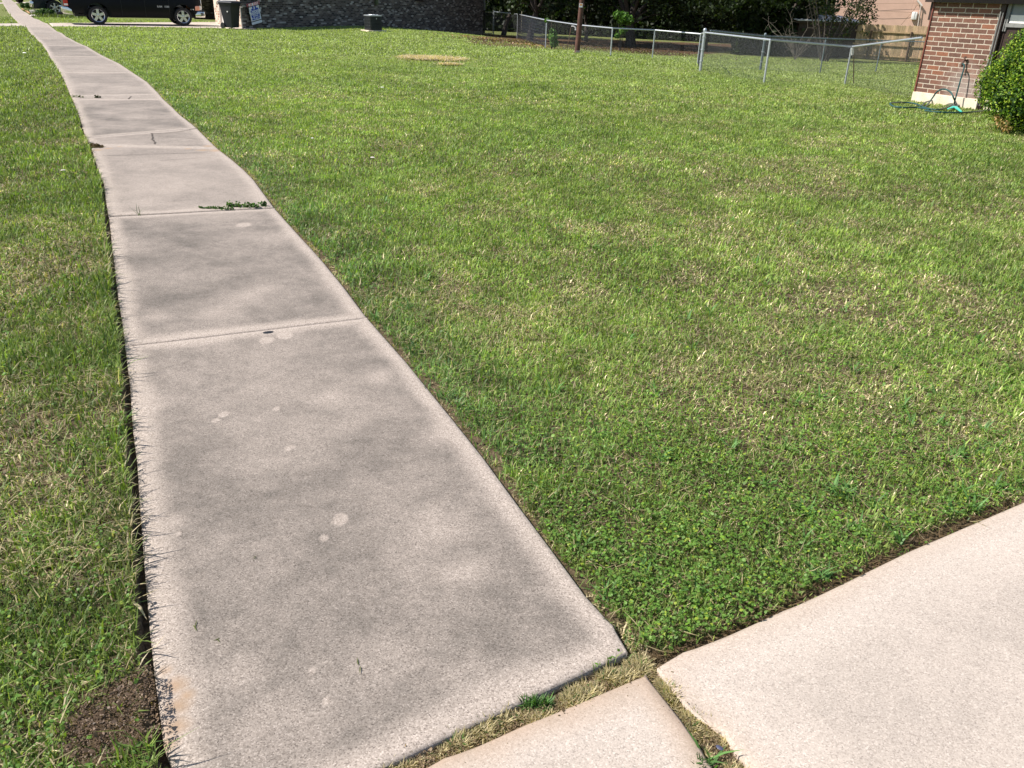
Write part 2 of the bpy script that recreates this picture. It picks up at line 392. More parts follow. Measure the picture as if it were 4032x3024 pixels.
WL = pl(EL, 1.6); WR = pl(ER, 0.0)
class Path:
    def __init__(s, P): s.P = P; s.c = [0]
    def prep(s):
        for a, b in zip(s.P[:-1], s.P[1:]): s.c.append(s.c[-1]+(b-a).length)
        return s
    def at(s, t):
        i = min(max(int(np.searchsorted(s.c, t))-1, 0), len(s.P)-2); k = (t-s.c[i])/max(1e-9, s.c[i+1]-s.c[i]); return s.P[i].lerp(s.P[i+1], k)
    def find(s, p):
        best = (1e9, 0)
        for i, (a, b) in enumerate(zip(s.P[:-1], s.P[1:])):
            ab = b-a; k = min(1, max(0, (p-a).dot(ab)/max(1e-12, ab.dot(ab)))); d = (a+ab*k-p).length
            if d < best[0]: best = (d, s.c[i]+k*ab.length)
        return best[1]
PL = Path(WL).prep(); PR = Path(WR).prep()
Rc = G(2469, 2586, 0); Q = G(1536, 3012, 0)
dd = (Q-Rc).normalized(); e = (WL[0]-WL[2]).normalized(); a0 = WL[1]
# intersection of the slab's near edge with the left edge
den = dd.x*e.y-dd.y*e.x; tt = ((a0.x-Rc.x)*e.y-(a0.y-Rc.y)*e.x)/den; Lc = Rc+dd*tt
joints = [((492,1362),(1447,1250),.006), ((429,851),(1080,817),.042), ((351,572),(850,583),.012), ((342,541),(792,504),.014),
          ((284,393),(644,391.5),.022), ((280,377),(631,371),.006), ((246,286.5),(524,286.5),.015), ((196,222),(412,223),.045), ((172,180),(307,180),.03),
          ((148,153),(282,154),.008), ((120,127),(232,127),.008), ((104,107),(203,107),.01), ((72,91),(186,91.5),.01), ((60,75),(140,73),.01), ((29,43),(90,43),.01), ((14,18),(66,18),.01)]
paints = {'spot': [(1340,2045,34),(1050,1340,30),(1120,1322,32),(1086,1610,16),(880,1632,20),(850,1655,18),(1135,1765,16),(1275,2118,18),(1285,2760,16),(960,885,30),(1150,1760,14),(700,2100,14),(1230,2640,14)],
          'dirt': [(690,2700,55),(700,2780,62),(690,2860,60),(660,2930,50),(735,2740,40),(650,2640,30),(385,590,26),(425,584,20),(470,577,12),(800,592,30),(850,592,36),(820,575,26),(740,586,16),(180,150,12),(165,140,10),(200,133,10),(190,170,8),(230,120,10)],
          'hole': [(1056,1308,11)],
 'light': [(1000,1150,170),(860,1230,150),(600,1240,90),(1750,1700,110),(1720,2080,150),(1850,2250,130),(620,2350,110),(1000,2650,140),(560,800,80),(700,740,130),(520,460,110),(430,440,80),(330,330,90),(700,2050,80),(480,340,60),(1300,1560,60),(1500,1480,90)],
 'darkp': [(700,930,150),(560,1010,110),(1300,1180,90),(1420,1000,0),(1650,1560,110),(1250,2000,260),(1350,2350,260),(1150,2650,240),(900,1750,220),(1900,2480,200),(500,290,60),(430,245,50),(620,300,40),(360,450,50),(420,470,60),(1350,1050,60)]}
pw = {k: [(G(x, y, 0), (G(x+r, y, 0)-G(x, y, 0)).length) for x, y, r in v] for k, v in paints.items()}
def concrete_sheet(name, mat, quad, nu, nv, parent, thick=.10, edge_w=.10, bev=.006, fade=1.0, tanedge=0.0):
    """quad(u, v) -> world point; builds a slab with rounded arrises and its weathering attribute"""
    us = np.concatenate([[0, .004, .015], np.linspace(.03, .97, nu), [.985, .996, 1]]); vs = np.concatenate([[0, .004, .012], np.linspace(.025, .975, nv), [.988, .996, 1]])
    P = np.array([[tuple(quad(u, v)) for u in us] for v in vs]); nvv, nuu = P.shape[:2]
    x = P[..., 0].ravel(); y = P[..., 1].ravel()
    rim = [tuple(P[0, i]) for i in range(nuu)]+[tuple(P[i, -1]) for i in range(nvv)]+[tuple(P[-1, i]) for i in range(nuu-1, -1, -1)]+[tuple(P[i, 0]) for i in range(nvv-1, -1, -1)]
    rim = rim[::max(1, len(rim)//140)]
    de = dpoly(x, y, rim, True)
    z = P[..., 2].ravel() - bev*np.clip(1-de/(bev*2.2), 0, 1)**2 + (fbm(x, y, 3.0, 5)-.5)*.004
    ew = edge_w*(.7+.6*fbm(x, y, 4.0, 9)); k = np.clip((de-ew*.25)/ew, 0, 1); k = k*k*(3-2*k)*fade
    dirt = np.zeros(len(x)); spot = np.zeros(len(x))
    for p, r in pw['dirt']:
        d = np.hypot(x-p.x, y-p.y)/(r*(.7+.6*fbm(x, y, 14, 3))); dirt = np.maximum(dirt, np.clip(1.15-d, 0, 1))
    for p, r in pw['spot']:
        d = np.hypot(x-p.x, (y-p.y)*.8)/(r*(.8+.4*fbm(x, y, 30, 4))); spot = np.maximum(spot, np.clip((1.1-d)*4, 0, 1))
    lp = np.zeros(len(x)); dp_ = np.zeros(len(x)); wx = (fbm(x, y, 2.2, 111)-.5); wy = (fbm(x, y, 2.2, 112)-.5)
    for nm, arr in (('light', lp), ('darkp', dp_)):
        for p, r in pw[nm]:
            if r <= 0: continue
            arr += np.exp(-((x-p.x+wx*r)**2+(y-p.y+wy*r*1.6)**2)/(r*r*.55))
    k = np.clip(k*(.88-.50*np.clip(lp, 0, 1)+.34*np.clip(dp_, 0, 1)), 0, 1.15)
    if tanedge: dirt = np.maximum(dirt, tanedge*np.clip(1-de/(.05+.07*fbm(x, y, 5, 77)), 0, 1))
    n = len(x); V = np.stack([x, y, z], 1); idx = np.arange(n).reshape(nvv, nuu)
    q = np.stack([idx[:-1, :-1], idx[:-1, 1:], idx[1:, 1:], idx[1:, :-1]], -1).reshape(-1, 4)
    ring = np.concatenate([idx[0, :], idx[1:, -1], idx[-1, -2::-1], idx[-2:0:-1, 0]])
    low = V[ring].copy(); low[:, 2] -= thick; m = len(ring); li = n+np.arange(m)
    sk = np.stack([ring, li, np.roll(li, -1), np.roll(ring, -1)], -1)
    VV = np.concatenate([V, low]); F = np.concatenate([q, sk])
    o = raw_mesh(name, VV, F.ravel(), np.full(len(F), 4), mat, parent, smooth=True)
    C = np.zeros((n+m, 3)); C[:n, 0] = k; C[:n, 1] = dirt; C[:n, 2] = spot*(1-dirt); add_col(o, C, 'cd'); return o
walk = empty('sidewalk', (0, 0, 0)); setp(walk, kind='structure')
prevL, prevR, pg = None, None, .01
sl_ = PL.find(Lc) if Lc is not None else 0
for i, (a, b, g) in enumerate(joints+[None]) if False else enumerate(joints):
    jl, jr = PL.find(G(*a, z=0)), PR.find(G(*b, z=0))
    if i == 0:
        Ls, Rs = None, PR.find(Rc)
        def quad(u, v, jl=jl, jr=jr, g=g, Rs=Rs):
            base_l = Lc; tl = PL.at(jl-g/2)
            # left edge follows the traced line beyond its first point
            sL = PL.find(Lc); l = PL.at(sL+(jl-g/2-sL)*v); r = PR.at(Rs+(jr-g/2-Rs)*v)
            if v < 1e-6 or sL <= 1e-6: l = l.lerp(Lc, max(0, 1-v*8)) if sL <= 1e-6 else l
            return l.lerp(r, u)
        nu, nv = 150, 330
    else:
        pl0, pr0, pg0 = prevL, prevR, pg
        def quad(u, v, pl0=pl0, pr0=pr0, g0=pg0, jl=jl, jr=jr, g=g):
            l = PL.at(pl0+g0/2+(jl-g/2-pl0-g0/2)*v); r = PR.at(pr0+g0/2+(jr-g/2-pr0-g0/2)*v); return l.lerp(r, u)
        nu, nv = ((130, 260) if i == 1 else (90, 200) if i == 2 else (60, 60) if i < 6 else (24, 30))
    concrete_sheet('slab', M['walk'], quad, nu, nv, walk, fade=(1.0, 1.0, .62, .75, .95, .5, .75, .6, .95, .8, .6, .5, .2, .2, .2, .2)[i])
    prevL, prevR, pg = jl, jr, g
endL, endR = PL.c[-1], PR.c[-1]
concrete_sheet('slab', M['walk'], lambda u, v: PL.at(prevL+.01+(endL-prevL-.01)*v).lerp(PR.at(prevR+.01+(endR-prevR-.01)*v), u), 12, 120, walk, fade=.3)
# slab that carries the sidewalk across the near driveway, and the driveway itself
TB = [G(*p, z=0) for p in [(1666,3024),(1746,2980),(1890,2929),(2064,2850),(2267,2770),(2541.5,2654)]]
TB = [TB[0]+(TB[0]-TB[3]).normalized()*1.3]+TB
RB = [G(*p, z=0) for p in [(2541.5,2654),(2607,2734),(2686,2835),(2751,2929),(2800,3010)]]; RB.append(RB[-1]+(RB[-1]-RB[1]).normalized()*1.2)
PT = Path(TB).prep(); PB = Path(RB).prep(); down = RB[-1]-RB[0]
def quadB(u, v):   # u along the top edge from the far left to the corner, v downwards along the right edge
    return PT.at(PT.c[-1]*u) + (PB.at(PB.c[-1]*v)-RB[0])
concrete_sheet('slab', M['drive'], quadB, 160, 120, walk, tanedge=.75, edge_w=.1, fade=.55)
TD = [G(*p, z=0) for p in [(2588.5,2625),(2686,2568),(2874,2495),(3100,2394),(3147,2378),(3588,2164),(4032,1975)]]; dn = (TD[-1]-TD[3]).normalized(); TD.append(TD[-1]+dn*6)
LD = [G(*p, z=0) for p in [(2588.5,2625),(2621,2683),(2730,2806),(2852,2879),(2910,2972),(2954,3024)]]; LD.append(LD[-1]+(LD[-1]-LD[1]).normalized()*3.5)
PTD = Path(TD).prep(); PLD = Path(LD).prep()
drv = empty('driveway', (0, 0, 0)); setp(drv, kind='structure')
def quadD(u, v):
    return PTD.at(PTD.c[-1]*u**1.25) + (PLD.at(PLD.c[-1]*v)-LD[0])
concrete_sheet('driveway_slab', M['drive'], quadD, 200, 150, drv, edge_w=.25, fade=.8, tanedge=.35)
# far driveway the pickup stands on
def gz(px, py, z): return G(px, py, z)
dN = [G(p[0], p[1], 0) for p in [(0,102),(105,103),(500,104),(700,107.5),(860,110.5),(1010,115)]]
dF = [G(p[0], p[1], 0) for p in [(0,92),(72,91),(500,88.3),(700,87),(852,86),(952,86)]]
dN = [dN[0]+(dN[0]-dN[1]).normalized()*12]+dN; dF = [dF[0]+(dF[0]-dF[1]).normalized()*12]+dF
PN = Path(dN).prep(); PF = Path(dF).prep(); far_drive = []
iN = PN.find(G(104,105,0)); iF = PF.find(G(72,91,0)); jN = PN.find(G(203,103.5,0)); jF = PF.find(G(186,90,0))
for a0_, a1_, b0_, b1_ in ((0, iN, 0, iF), (jN+.05, PN.c[-1], jF+.05, PF.c[-1])):
    concrete_sheet('driveway_slab', M['drive'], lambda u, v, a0_=a0_, a1_=a1_, b0_=b0_, b1_=b1_: PN.at(a0_+(a1_-a0_)*u).lerp(PF.at(b0_+(b1_-b0_)*u), v)-Vector((0, 0, .004)), 60, 10, drv, fade=.25)
walk_poly = [tuple(p)[:2] for p in WL]+[tuple(p)[:2] for p in WR[::-1]]
walk_poly[0] = (Lc.x, Lc.y)
slabB_poly = [tuple(p)[:2] for p in TB+RB[1:]]+[tuple(TB[0]+down)[:2]]
drv_poly = [tuple(LD[-1])[:2]]+[tuple(p)[:2] for p in LD[::-1][1:]]+[tuple(p)[:2] for p in TD[1:]]+[tuple(TD[-1]+(LD[-1]-LD[0]))[:2]]
far_poly = [tuple(p)[:2] for p in dN]+[tuple(p)[:2] for p in dF[::-1]]
third = [G(-40,14.5,0), G(36,13.5,0), G(100,12,0), G(200,8,0), G(200,4,0), G(80,8,0), G(30,9.5,0), G(-40,10,0)]
mb = MB(); mb.prism([(p.x, p.y) for p in third], -.1, -.006); o = mb.build('driveway_slab', M['drive'], drv)
# soil sheet
avals = np.unique(np.concatenate([np.linspace(-6, 8, 141), np.linspace(8, 40, 130), np.linspace(40, 120, 60), np.array([-400, -100, -30, -12, 200, 500, 900])]))
bvals = np.unique(np.concatenate([np.linspace(-6, 8, 141), np.linspace(8, 40, 100), np.array([-400, -100, -40, -15, 60, 100, 200, 500, 900])]))
A_, B_ = np.meshgrid(avals, bvals, indexing='ij'); X = A_*AD[0]+B_*BD[0]; Y = A_*AD[1]+B_*BD[1]
Z = terr(X, Y)-.024+(fbm(X.ravel(), Y.ravel(), 1.7, 21).reshape(X.shape)-.5)*.02
n0, n1 = X.shape; idx = np.arange(n0*n1).reshape(n0, n1)
F = np.stack([idx[:-1, :-1], idx[1:, :-1], idx[1:, 1:], idx[:-1, 1:]], -1).reshape(-1, 4)[:, ::-1]
ground = raw_mesh('ground', np.stack([X.ravel(), Y.ravel(), Z.ravel()], 1), F.ravel(), np.full(len(F), 4), M['soil'])
setp(ground, kind='structure')
Cg = np.zeros((X.size, 3)); xr, yr = X.ravel(), Y.ravel(); dist = np.hypot(xr, yr)
Cg[:, 0] = np.clip((dist-6)/14, 0, .95)
yard = [G(*p) for p in [(1880,150),(1830,163),(1930,180),(2130,192),(2280,200)]]
yp = [(p.x, p.y) for p in yard]+[(16, 60), (-2, 62)]
ins = inpoly(xr, yr, yp); dl = dpoly(xr, yr, yp, True)
Cg[:, 1] = np.where(ins, 1.0, np.clip(1-dl/.6, 0, 1)*.6); add_col(ground, Cg, 'cd')
# ================================================================== GRASS
houseA_poly = None
right_wall_a, right_wall_b = G(3597, 395), G(3840, 428)
def on_hard(x, y, m=.0):
    h = inpoly(x, y, walk_poly) | inpoly(x, y, slabB_poly) | inpoly(x, y, drv_poly) | inpoly(x, y, far_poly) | inpoly(x, y, [(p.x, p.y) for p in third])
    return h
edges_line = [WL, WR, TD, LD, TB, RB]
hard_lines = [[tuple(p)[:2] for p in l] for l in edges_line]
soilpatch = [(G(500,2850), .11), (G(560,2760), .06), (G(400,2960), .08), (G(340,2880), .04)]
drypatch = [(G(430,1660), .13, .9), (G(40,1750), .30, .75), (G(90,1880), .22, .6), (G(150,1640),.2,.5), (G(1700,231), 1.6, .9), (G(1610,232), .8, .9), (G(1830,238),.8,.7), (G(1880,257), .3, .8), (G(2480,1830), .12, .75), (G(2900,1610), .35, .55), (G(3250,1500),.5,.45), (G(2700,1500), .4, .45), (G(3350,1900),.3,.5), (G(3700,1750), .35,.4), (G(2350,2000),.15,.4), (G(2480,2080),.1,.8), (G(3050,1700),.3,.5), (G(3600,1500), .4,.4), (G(2150,600), .4, .4), (G(2900,1350),.5,.4), (G(3350,1180),.6,.4), (G(1950,150), .9, .9)]
dens_green = [(G(1650,1500),.9), (G(2300,2200),.6), (G(2800,2200),.7), (G(3300,2050),.5), (G(2000,480),2.2), (G(1200,700),1.1)]
def colours(x, y, kind='blade'):
    n = len(x); f1 = fbm(x, y, .55, 31); f2 = fbm(x, y, 2.6, 37, 4); f3 = rng.random(n); dist = np.hypot(x, y)
    dry = np.clip((f2-.50)*3.2+(f1-.5)*1.8+.16, 0, 1)*.8
    for p, r, amt in drypatch: dry = np.maximum(dry, amt*np.exp(-((x-p.x)**2+(y-p.y)**2)/(r*r))*(.6+.8*f2))
    for p, r in dens_green: dry = dry*(1-.75*np.exp(-((x-p.x)**2+(y-p.y)**2)/(r*r)))
    dR = dpoly(x, y, hard_lines[1]); dry = dry*(1-.5*np.exp(-(dR/.35)**2))
    deep = np.array([.052, .115, .026]); mid = np.array([.175, .295, .060]); yel = np.array([.37, .45, .105]); olive = np.array([.23, .225, .105]); straw = np.array([.68, .58, .36]); bluish = np.array([.080, .180, .080])
    c = deep+(mid-deep)*rng.random((n, 1))
    t = np.clip(rng.normal(.20+.34*f1, .25, n), 0, 1)[:, None]; c = c+(yel-c)*t
    c = c+(bluish-c)*(np.exp(-(dR/.45)**2)*.7*(dist > 2.6))[:, None]*rng.random((n, 1))
    c = c+(olive-c)*(np.clip((f2-.42)*2.5, 0, 1)*.6)[:, None]*rng.random((n, 1))
    st = (rng.random(n) < (dry*.44+.025)*np.clip(1.25-dist/22, .35, 1)); c = np.where(st[:, None], straw*(.55+.7*rng.random((n, 1))), c)
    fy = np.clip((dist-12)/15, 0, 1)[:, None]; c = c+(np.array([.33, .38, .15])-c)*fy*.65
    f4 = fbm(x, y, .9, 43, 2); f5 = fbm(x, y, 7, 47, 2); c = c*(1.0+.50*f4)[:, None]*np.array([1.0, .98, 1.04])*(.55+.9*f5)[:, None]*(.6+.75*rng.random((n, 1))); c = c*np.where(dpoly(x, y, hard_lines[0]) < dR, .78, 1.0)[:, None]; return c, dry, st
def scatter(y0, y1, dens, xmax=.82, xmin=None):
    xmin = xmin or (-1.35 if y0 < 3 else -.85)
    """random points in the camera's ground wedge between two distances"""
    A = (y1*y1-y0*y0)/2*(math.atan(xmax)-math.atan(xmin)); n = int(A*dens)
    r = np.sqrt(rng.random(n)*(y1*y1-y0*y0)+y0*y0); a = math.atan(xmin)+(math.atan(xmax)-math.atan(xmin))*rng.random(n)
    return r*np.sin(a), r*np.cos(a)
def keep_grass(x, y, gap_left=.02, dense=1.0):
    ok = ~on_hard(x, y)
    dR = dpoly(x, y, hard_lines[1]); dL = dpoly(x, y, hard_lines[0]); dT = dpoly(x, y, hard_lines[2]); dist = np.hypot(x, y)
    left = dL < dR
    ok &= ~(left & (dL < .020+.014*fbm(x, y, 6, 51)))
    gR = (.012+.065*np.clip(fbm(x, y, 3.5, 52)-.32, 0, 1)*2); ok &= ~((~left) & (dR < gR) & (rng.random(len(x)) < .86))
    gT = .012+.06*fbm(x, y, 3.0, 53); ok &= ~((dT < gT) & (rng.random(len(x)) < .9))
    for p, r in soilpatch: ok &= ~((np.hypot(x-p.x, (y-p.y)*1.3) < r*(.75+.6*fbm(x, y, 11, 54))) & (rng.random(len(x)) < .88))
    # joints between the slabs are not lawn
    for ln in (hard_lines[3], hard_lines[4]): ok &= ~((dpoly(x, y, ln) < .075))
    for p, r, amt in drypatch: ok &= ~((np.hypot(x-p.x, y-p.y) < r*.8) & (rng.random(len(x)) < amt*.45))
    ok &= ~(inpoly(x, y, yp) & (rng.random(len(x)) < .86))
    ok &= ~inpoly(x, y, hpolyA) & ~inpoly(x, y, hpolyR)
    return ok
def bank(x, y):
    d0 = dpoly(x, y, hard_lines[0]); d1 = dpoly(x, y, hard_lines[1]); return np.where((d0 < d1) & (np.hypot(x, y) < 22), .045*np.exp(-(d0/.45)**2), 0)
mbk = MB(); offs = [(.012, -.06), (.020, .004), (.035, .022), (.07, .026), (.15, .022), (.3, .006), (.55, -.016), (.9, -.05)]; rows = []
for i in range(len(WL)-1):
    if WL[i].length > 20: break
    dvec = (WL[min(i+1, len(WL)-1)]-WL[max(i-1, 0)]); nl = Vector((-dvec.y, dvec.x, 0)).normalized(); nl = nl if nl.x < 0 else -nl
    rows.append([tuple(WL[i]+nl*o_+up0*z_) for o_, z_ in offs]) if False else rows.append([(WL[i].x+nl.x*o_, WL[i].y+nl.y*o_, z_) for o_, z_ in offs])
kk = len(offs); mbk.add([v for r_ in rows for v in r_], [(i*kk+j, i*kk+j+1, (i+1)*kk+j+1, (i+1)*kk+j) for i in range(len(rows)-1) for j in range(kk-1)])
vb = mbk.build('verge_soil', M['soil'], None, True); setp(vb, kind='structure'); add_col(vb, np.zeros((len(vb.data.vertices), 3)), 'cd')
# footprints of the houses (built below)
C0 = G(955, 112); C1 = G(1905, 136)
fr = Vector((math.sin(R(-30)), math.cos(R(-30)), 0))
hpolyA = [(C0.x, C0.y), (C1.x, C1.y), ((C1+fr*12).x, (C1+fr*12).y), ((C0+fr*12).x, (C0+fr*12).y)]
wdir = (right_wall_b-right_wall_a).normalized(); wn = Vector((-wdir.y, wdir.x, 0))
if wn.dot(Vector((0, 1, 0))) < 0: wn = -wn
hpolyR = [(right_wall_a.x, right_wall_a.y), ((right_wall_a+wdir*12).x, (right_wall_a+wdir*12).y), ((right_wall_a+wdir*12+wn*9).x, (right_wall_a+wdir*12+wn*9).y), ((right_wall_a+wn*9).x, (right_wall_a+wn*9).y)]
def make_lawn(T, x, y, lmean, wmean, lean_sd=.55):
    ok = keep_grass(x, y); x, y = x[ok], y[ok]; n = len(x); c, dry, st = colours(x, y)
    h = (.55+.5*fbm(x, y, 1.3, 61)+.45*fbm(x, y, 8, 62, 2))*(1-.35*dry)
    dL = dpoly(x, y, hard_lines[0]); h = h*(1+.35*np.exp(-(dL/.10)**2))
    dT = dpoly(x, y, hard_lines[2]); h = h*(1-.5*np.exp(-(dT/.08)**2))
    Ln = lmean*h*rng.lognormal(0, .32, n); W = wmean*rng.lognormal(0, .35, n)
    lean = np.abs(rng.normal(.45, lean_sd, n)); lean = np.where(st, lean*1.3+.35, lean); lean = np.minimum(lean, 1.5)
    P = np.stack([x, y, terr(x, y)-.02+bank(x, y)], 1)
    T.blades(P, Ln, W, rng.random(n)*2*math.pi, lean, rng.normal(.55, .45, n), c)
lawn = Tufts(); verge = Tufts()
zones = [(.8, 2.6, 19000, .033, .0030), (2.6, 4.6, 13500, .032, .0035), (4.6, 8, 7500, .033, .0048), (8, 14, 3400, .035, .0072), (14, 24, 1350, .038, .012), (24, 48, 450, .045, .022)]
for y0, y1, dens, lm, wm in zones:
    x, y = scatter(y0, y1, dens)
    d1 = dpoly(x, y, hard_lines[1]); d0 = dpoly(x, y, hard_lines[0]); side = d0 < d1
    # far from both edges on the left of the walk counts as verge as well
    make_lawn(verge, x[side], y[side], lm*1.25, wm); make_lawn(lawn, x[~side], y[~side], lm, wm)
# taller fringe leaning over the walk's left edge
for i in range(0, len(WL)-1):
    a, b = WL[i], WL[i+1]; Ls = (b-a).length
    if a.length > 13 or Ls > 3: continue
    nl = Vector((-(b-a).y, (b-a).x, 0)).normalized(); nl = nl if nl.x < 0 else -nl
    f = 1+a.length/5; n = int(Ls*1300/f**.5); t = rng.random(n); o_ = .022+np.abs(rng.normal(0, .035, n)); x = a.x+(b.x-a.x)*t+nl.x*o_; y = a.y+(b.y-a.y)*t+nl.y*o_
    clump = fbm(x, y, 5, 66) > .42; clump &= rng.random(n) < np.clip((fbm(x, y, 9, 67)-.46)*7, 0, 1); x, y, n = x[clump], y[clump], clump.sum()
    for p, r in soilpatch[:1]: pass
    c, dry, st = colours(x, y); verge.blades(np.stack([x, y, np.full(n, .012)], 1), rng.lognormal(math.log(.034), .6, n), .0036*f**.6*np.ones(n), rng.uniform(0, 6.28, n), rng.uniform(.05, .95, n), rng.uniform(.0, .8, n), c)
# dead thatch lying flat
for y0, y1, dens in ((.9, 4.6, 2200), (4.6, 10, 700), (10, 24, 120)):
    x, y = scatter(y0, y1, dens); ok = keep_grass(x, y); x, y = x[ok], y[ok]; n = len(x); c, dry, st = colours(x, y)
    k = rng.random(n) < .25+.75*dry; x, y, n = x[k], y[k], k.sum(); d1 = dpoly(x, y, hard_lines[1]); d0 = dpoly(x, y, hard_lines[0])
    c = np.array([.46, .38, .22])*(.45+.8*rng.random((n, 1)))
    f = (y0/2.5+1)
    for T, s in ((verge, d0 < d1), (lawn, d0 >= d1)):
        m = s.sum(); P = np.stack([x[s], y[s], terr(x[s], y[s])-.018+bank(x[s], y[s])+.03*rng.random(m)], 1)
        T.blades(P, rng.uniform(.03, .08, m), .0025*f**.7*np.ones(m), rng.random(m)*6.283, rng.uniform(1.2, 1.6, m), rng.normal(0, .3, m), c[s])
# coarse broad-bladed tufts
for (y0, y1, dens) in ((.9, 3.6, 75), (3.6, 7, 22)):
    x, y = scatter(y0, y1, dens); ok = keep_grass(x, y); x, y = x[ok], y[ok]
    dT = dpoly(x, y, hard_lines[2]); d0 = dpoly(x, y, hard_lines[0]); d1 = dpoly(x, y, hard_lines[1])
    k = rng.random(len(x)) < np.clip(.12+1.0*np.exp(-(dT/.5)**2)*(x > .9)+.7*np.exp(-(d0/.15)**2), 0, 1); x, y, d0, d1 = x[k], y[k], d0[k], d1[k]
    for T, s in ((verge, d0 < d1), (lawn, d0 >= d1)):
        xs = np.repeat(x[s], 9); ys = np.repeat(y[s], 9); m = len(xs)
        if not m: continue
        c = np.array([.15, .30, .085])*(.6+.7*rng.random((m, 1))); P = np.stack([xs+rng.normal(0, .008, m), ys+rng.normal(0, .008, m), terr(xs, ys)-.018], 1)
        T.blades(P, rng.uniform(.045, .10, m), rng.uniform(.005, .0085, m), rng.random(m)*6.283, rng.uniform(.35, 1.2, m), rng.uniform(.1, .7, m), c)
# clover and broadleaf weeds
clover = Tufts()
for (y0, y1, dens, sz) in ((.9, 3.6, 8500, .0068), (3.6, 6, 2200, .0095), (6, 10, 300, .014)):
    x, y = scatter(y0, y1, dens); ok = keep_grass(x, y); x, y = x[ok], y[ok]
    w1 = np.zeros(len(x))
    for p, r, a in [(G(2550,2420), .36, 1), (G(2800,2260), .42, 1), (G(2350,2150), .35, .8), (G(3150,2100), .4, .7), (G(3400,1750), .45, .45), (G(3850,2050),.4,.4), (G(250,2500), .25, .15), (G(150,2900),.3,.2), (G(2600,1850), .5, .4), (G(3500,1500),.6,.3)]:
        w1 = np.maximum(w1, a*np.exp(-((x-p.x)**2+(y-p.y)**2)/(r*r)))
    k = rng.random(len(x)) < w1*(.35+.9*fbm(x, y, 5, 71))+.05; x, y = x[k], y[k]
    n = len(x); h = rng.uniform(.015, .040, n)
    for j in range(3):
        a = rng.random(n)*6.283+j*2.09; C = np.array([.145, .27, .048])*(.6+.8*rng.random((n, 1))); yl = rng.random(n) < .10; C[yl] = np.array([.33, .42, .05])
        P = np.stack([x+sz*.55*np.cos(a), y+sz*.55*np.sin(a), terr(x, y)-.012+h+bank(x, y)], 1); Nn = np.stack([rng.normal(0, .45, n), rng.normal(0, .45, n), np.ones(n)], 1)
        clover.leaves(P, sz*rng.uniform(.5, 1.8, n), Nn, C)
for (y0, y1, dens) in ((1.5, 6.5, 90),):
    x, y = scatter(y0, y1, dens); ok = keep_grass(x, y); x, y = x[ok], y[ok]; w1 = np.zeros(len(x))
    for p, r, a in [(G(3500,1620), .55, 1), (G(3750,1500), .5, .9), (G(3300,1480),.4,.8), (G(2900,2100),.4,.6), (G(2620,2520),.25,.9), (G(2300,2050),.3,.5)]: w1 = np.maximum(w1, a*np.exp(-((x-p.x)**2+(y-p.y)**2)/(r*r)))
    k = rng.random(len(x)) < w1+.06; x, y = x[k], y[k]; x = np.repeat(x, 4)+rng.normal(0, .02, 4*len(x)); y = np.repeat(y, 4)+rng.normal(0, .02, 4*len(y)); n = len(x)
    clover.leaves(np.stack([x, y, terr(x, y)+rng.uniform(.002, .025, n)], 1), rng.uniform(.009, .018, n), np.stack([rng.normal(0, .3, n), rng.normal(0, .3, n), np.ones(n)], 1), np.array([.20, .36, .045])*(.6+.7*rng.random((n, 1))))
setp(lawn.build('lawn_grass', M['grass']), kind='stuff'); setp(verge.build('verge_grass', M['grass']), kind='stuff'); setp(clover.build('clover_leaves', M['grass']), kind='stuff')
# pale dead grass packed in the joints between the slabs
jt = Tufts()
def strip(A, B, wd, n, green=.1, hmul=1):
    A = np.array(A[:2]); B = np.array(B[:2]); t = rng.random(n); d = B-A; nn = np.array([-d[1], d[0]])/np.linalg.norm(d)
    off = rng.normal(0, .30, n)*wd; x = A[0]+d[0]*t+nn[0]*off; y = A[1]+d[1]*t+nn[1]*off
    den = fbm(x, y, 22, 101, 3); k_ = rng.random(n) < np.clip((den-.38)*6, .05, 1); x, y, den = x[k_], y[k_], den[k_]; n = len(x); hmul = hmul*np.clip(.22+(den-.4)*3.0, .2, .95)
    c = np.array([.62, .52, .31])*(.5+.7*rng.random((n, 1))); g = rng.random(n) < green; c[g] = np.array([.10, .19, .05])*(.6+.8*rng.random((g.sum(), 1)))
    jt.blades(np.stack([x, y, np.full(n, -.026)], 1), rng.uniform(.022, .046, n)*hmul, rng.uniform(.002, .0042, n), rng.random(n)*6.283, rng.uniform(.4, 1.5, n), rng.uniform(-.2, .9, n), c)
lowT = [Lc]+[G(*p, z=0) for p in [(1536,3012),(1847,2879),(2187,2727),(2346,2669),(2469,2589)]]
for a, b in zip([(1600,3018),(1800,2925),(2000,2840),(2200,2755),(2330,2710),(2450,2625)], [(1800,2925),(2000,2840),(2200,2755),(2330,2710),(2450,2625),(2560,2610)]):
    A_p, B_p = G(*a, z=0), G(*b, z=0); strip(A_p, B_p, .062, int(6200*(B_p-A_p).length/.3), .07)
A_p = G(1600,3018,0); strip(A_p+(A_p-G(1800,2925,0))*3, A_p, .06, 2600)
for a, b, wd in (((2560,2620),(2640,2710),.036), ((2640,2710),(2720,2800),.042), ((2720,2800),(2790,2880),.050), ((2790,2880),(2880,2990),.060)):
    A_p, B_p = G(*a, z=0), G(*b, z=0); strip(A_p, B_p, wd, int(7000*(B_p-A_p).length/.15), .05)
A_p = G(2880,2990,0); strip(A_p, A_p+(A_p-G(2720,2800,0))*3, .045, 4000, .1)
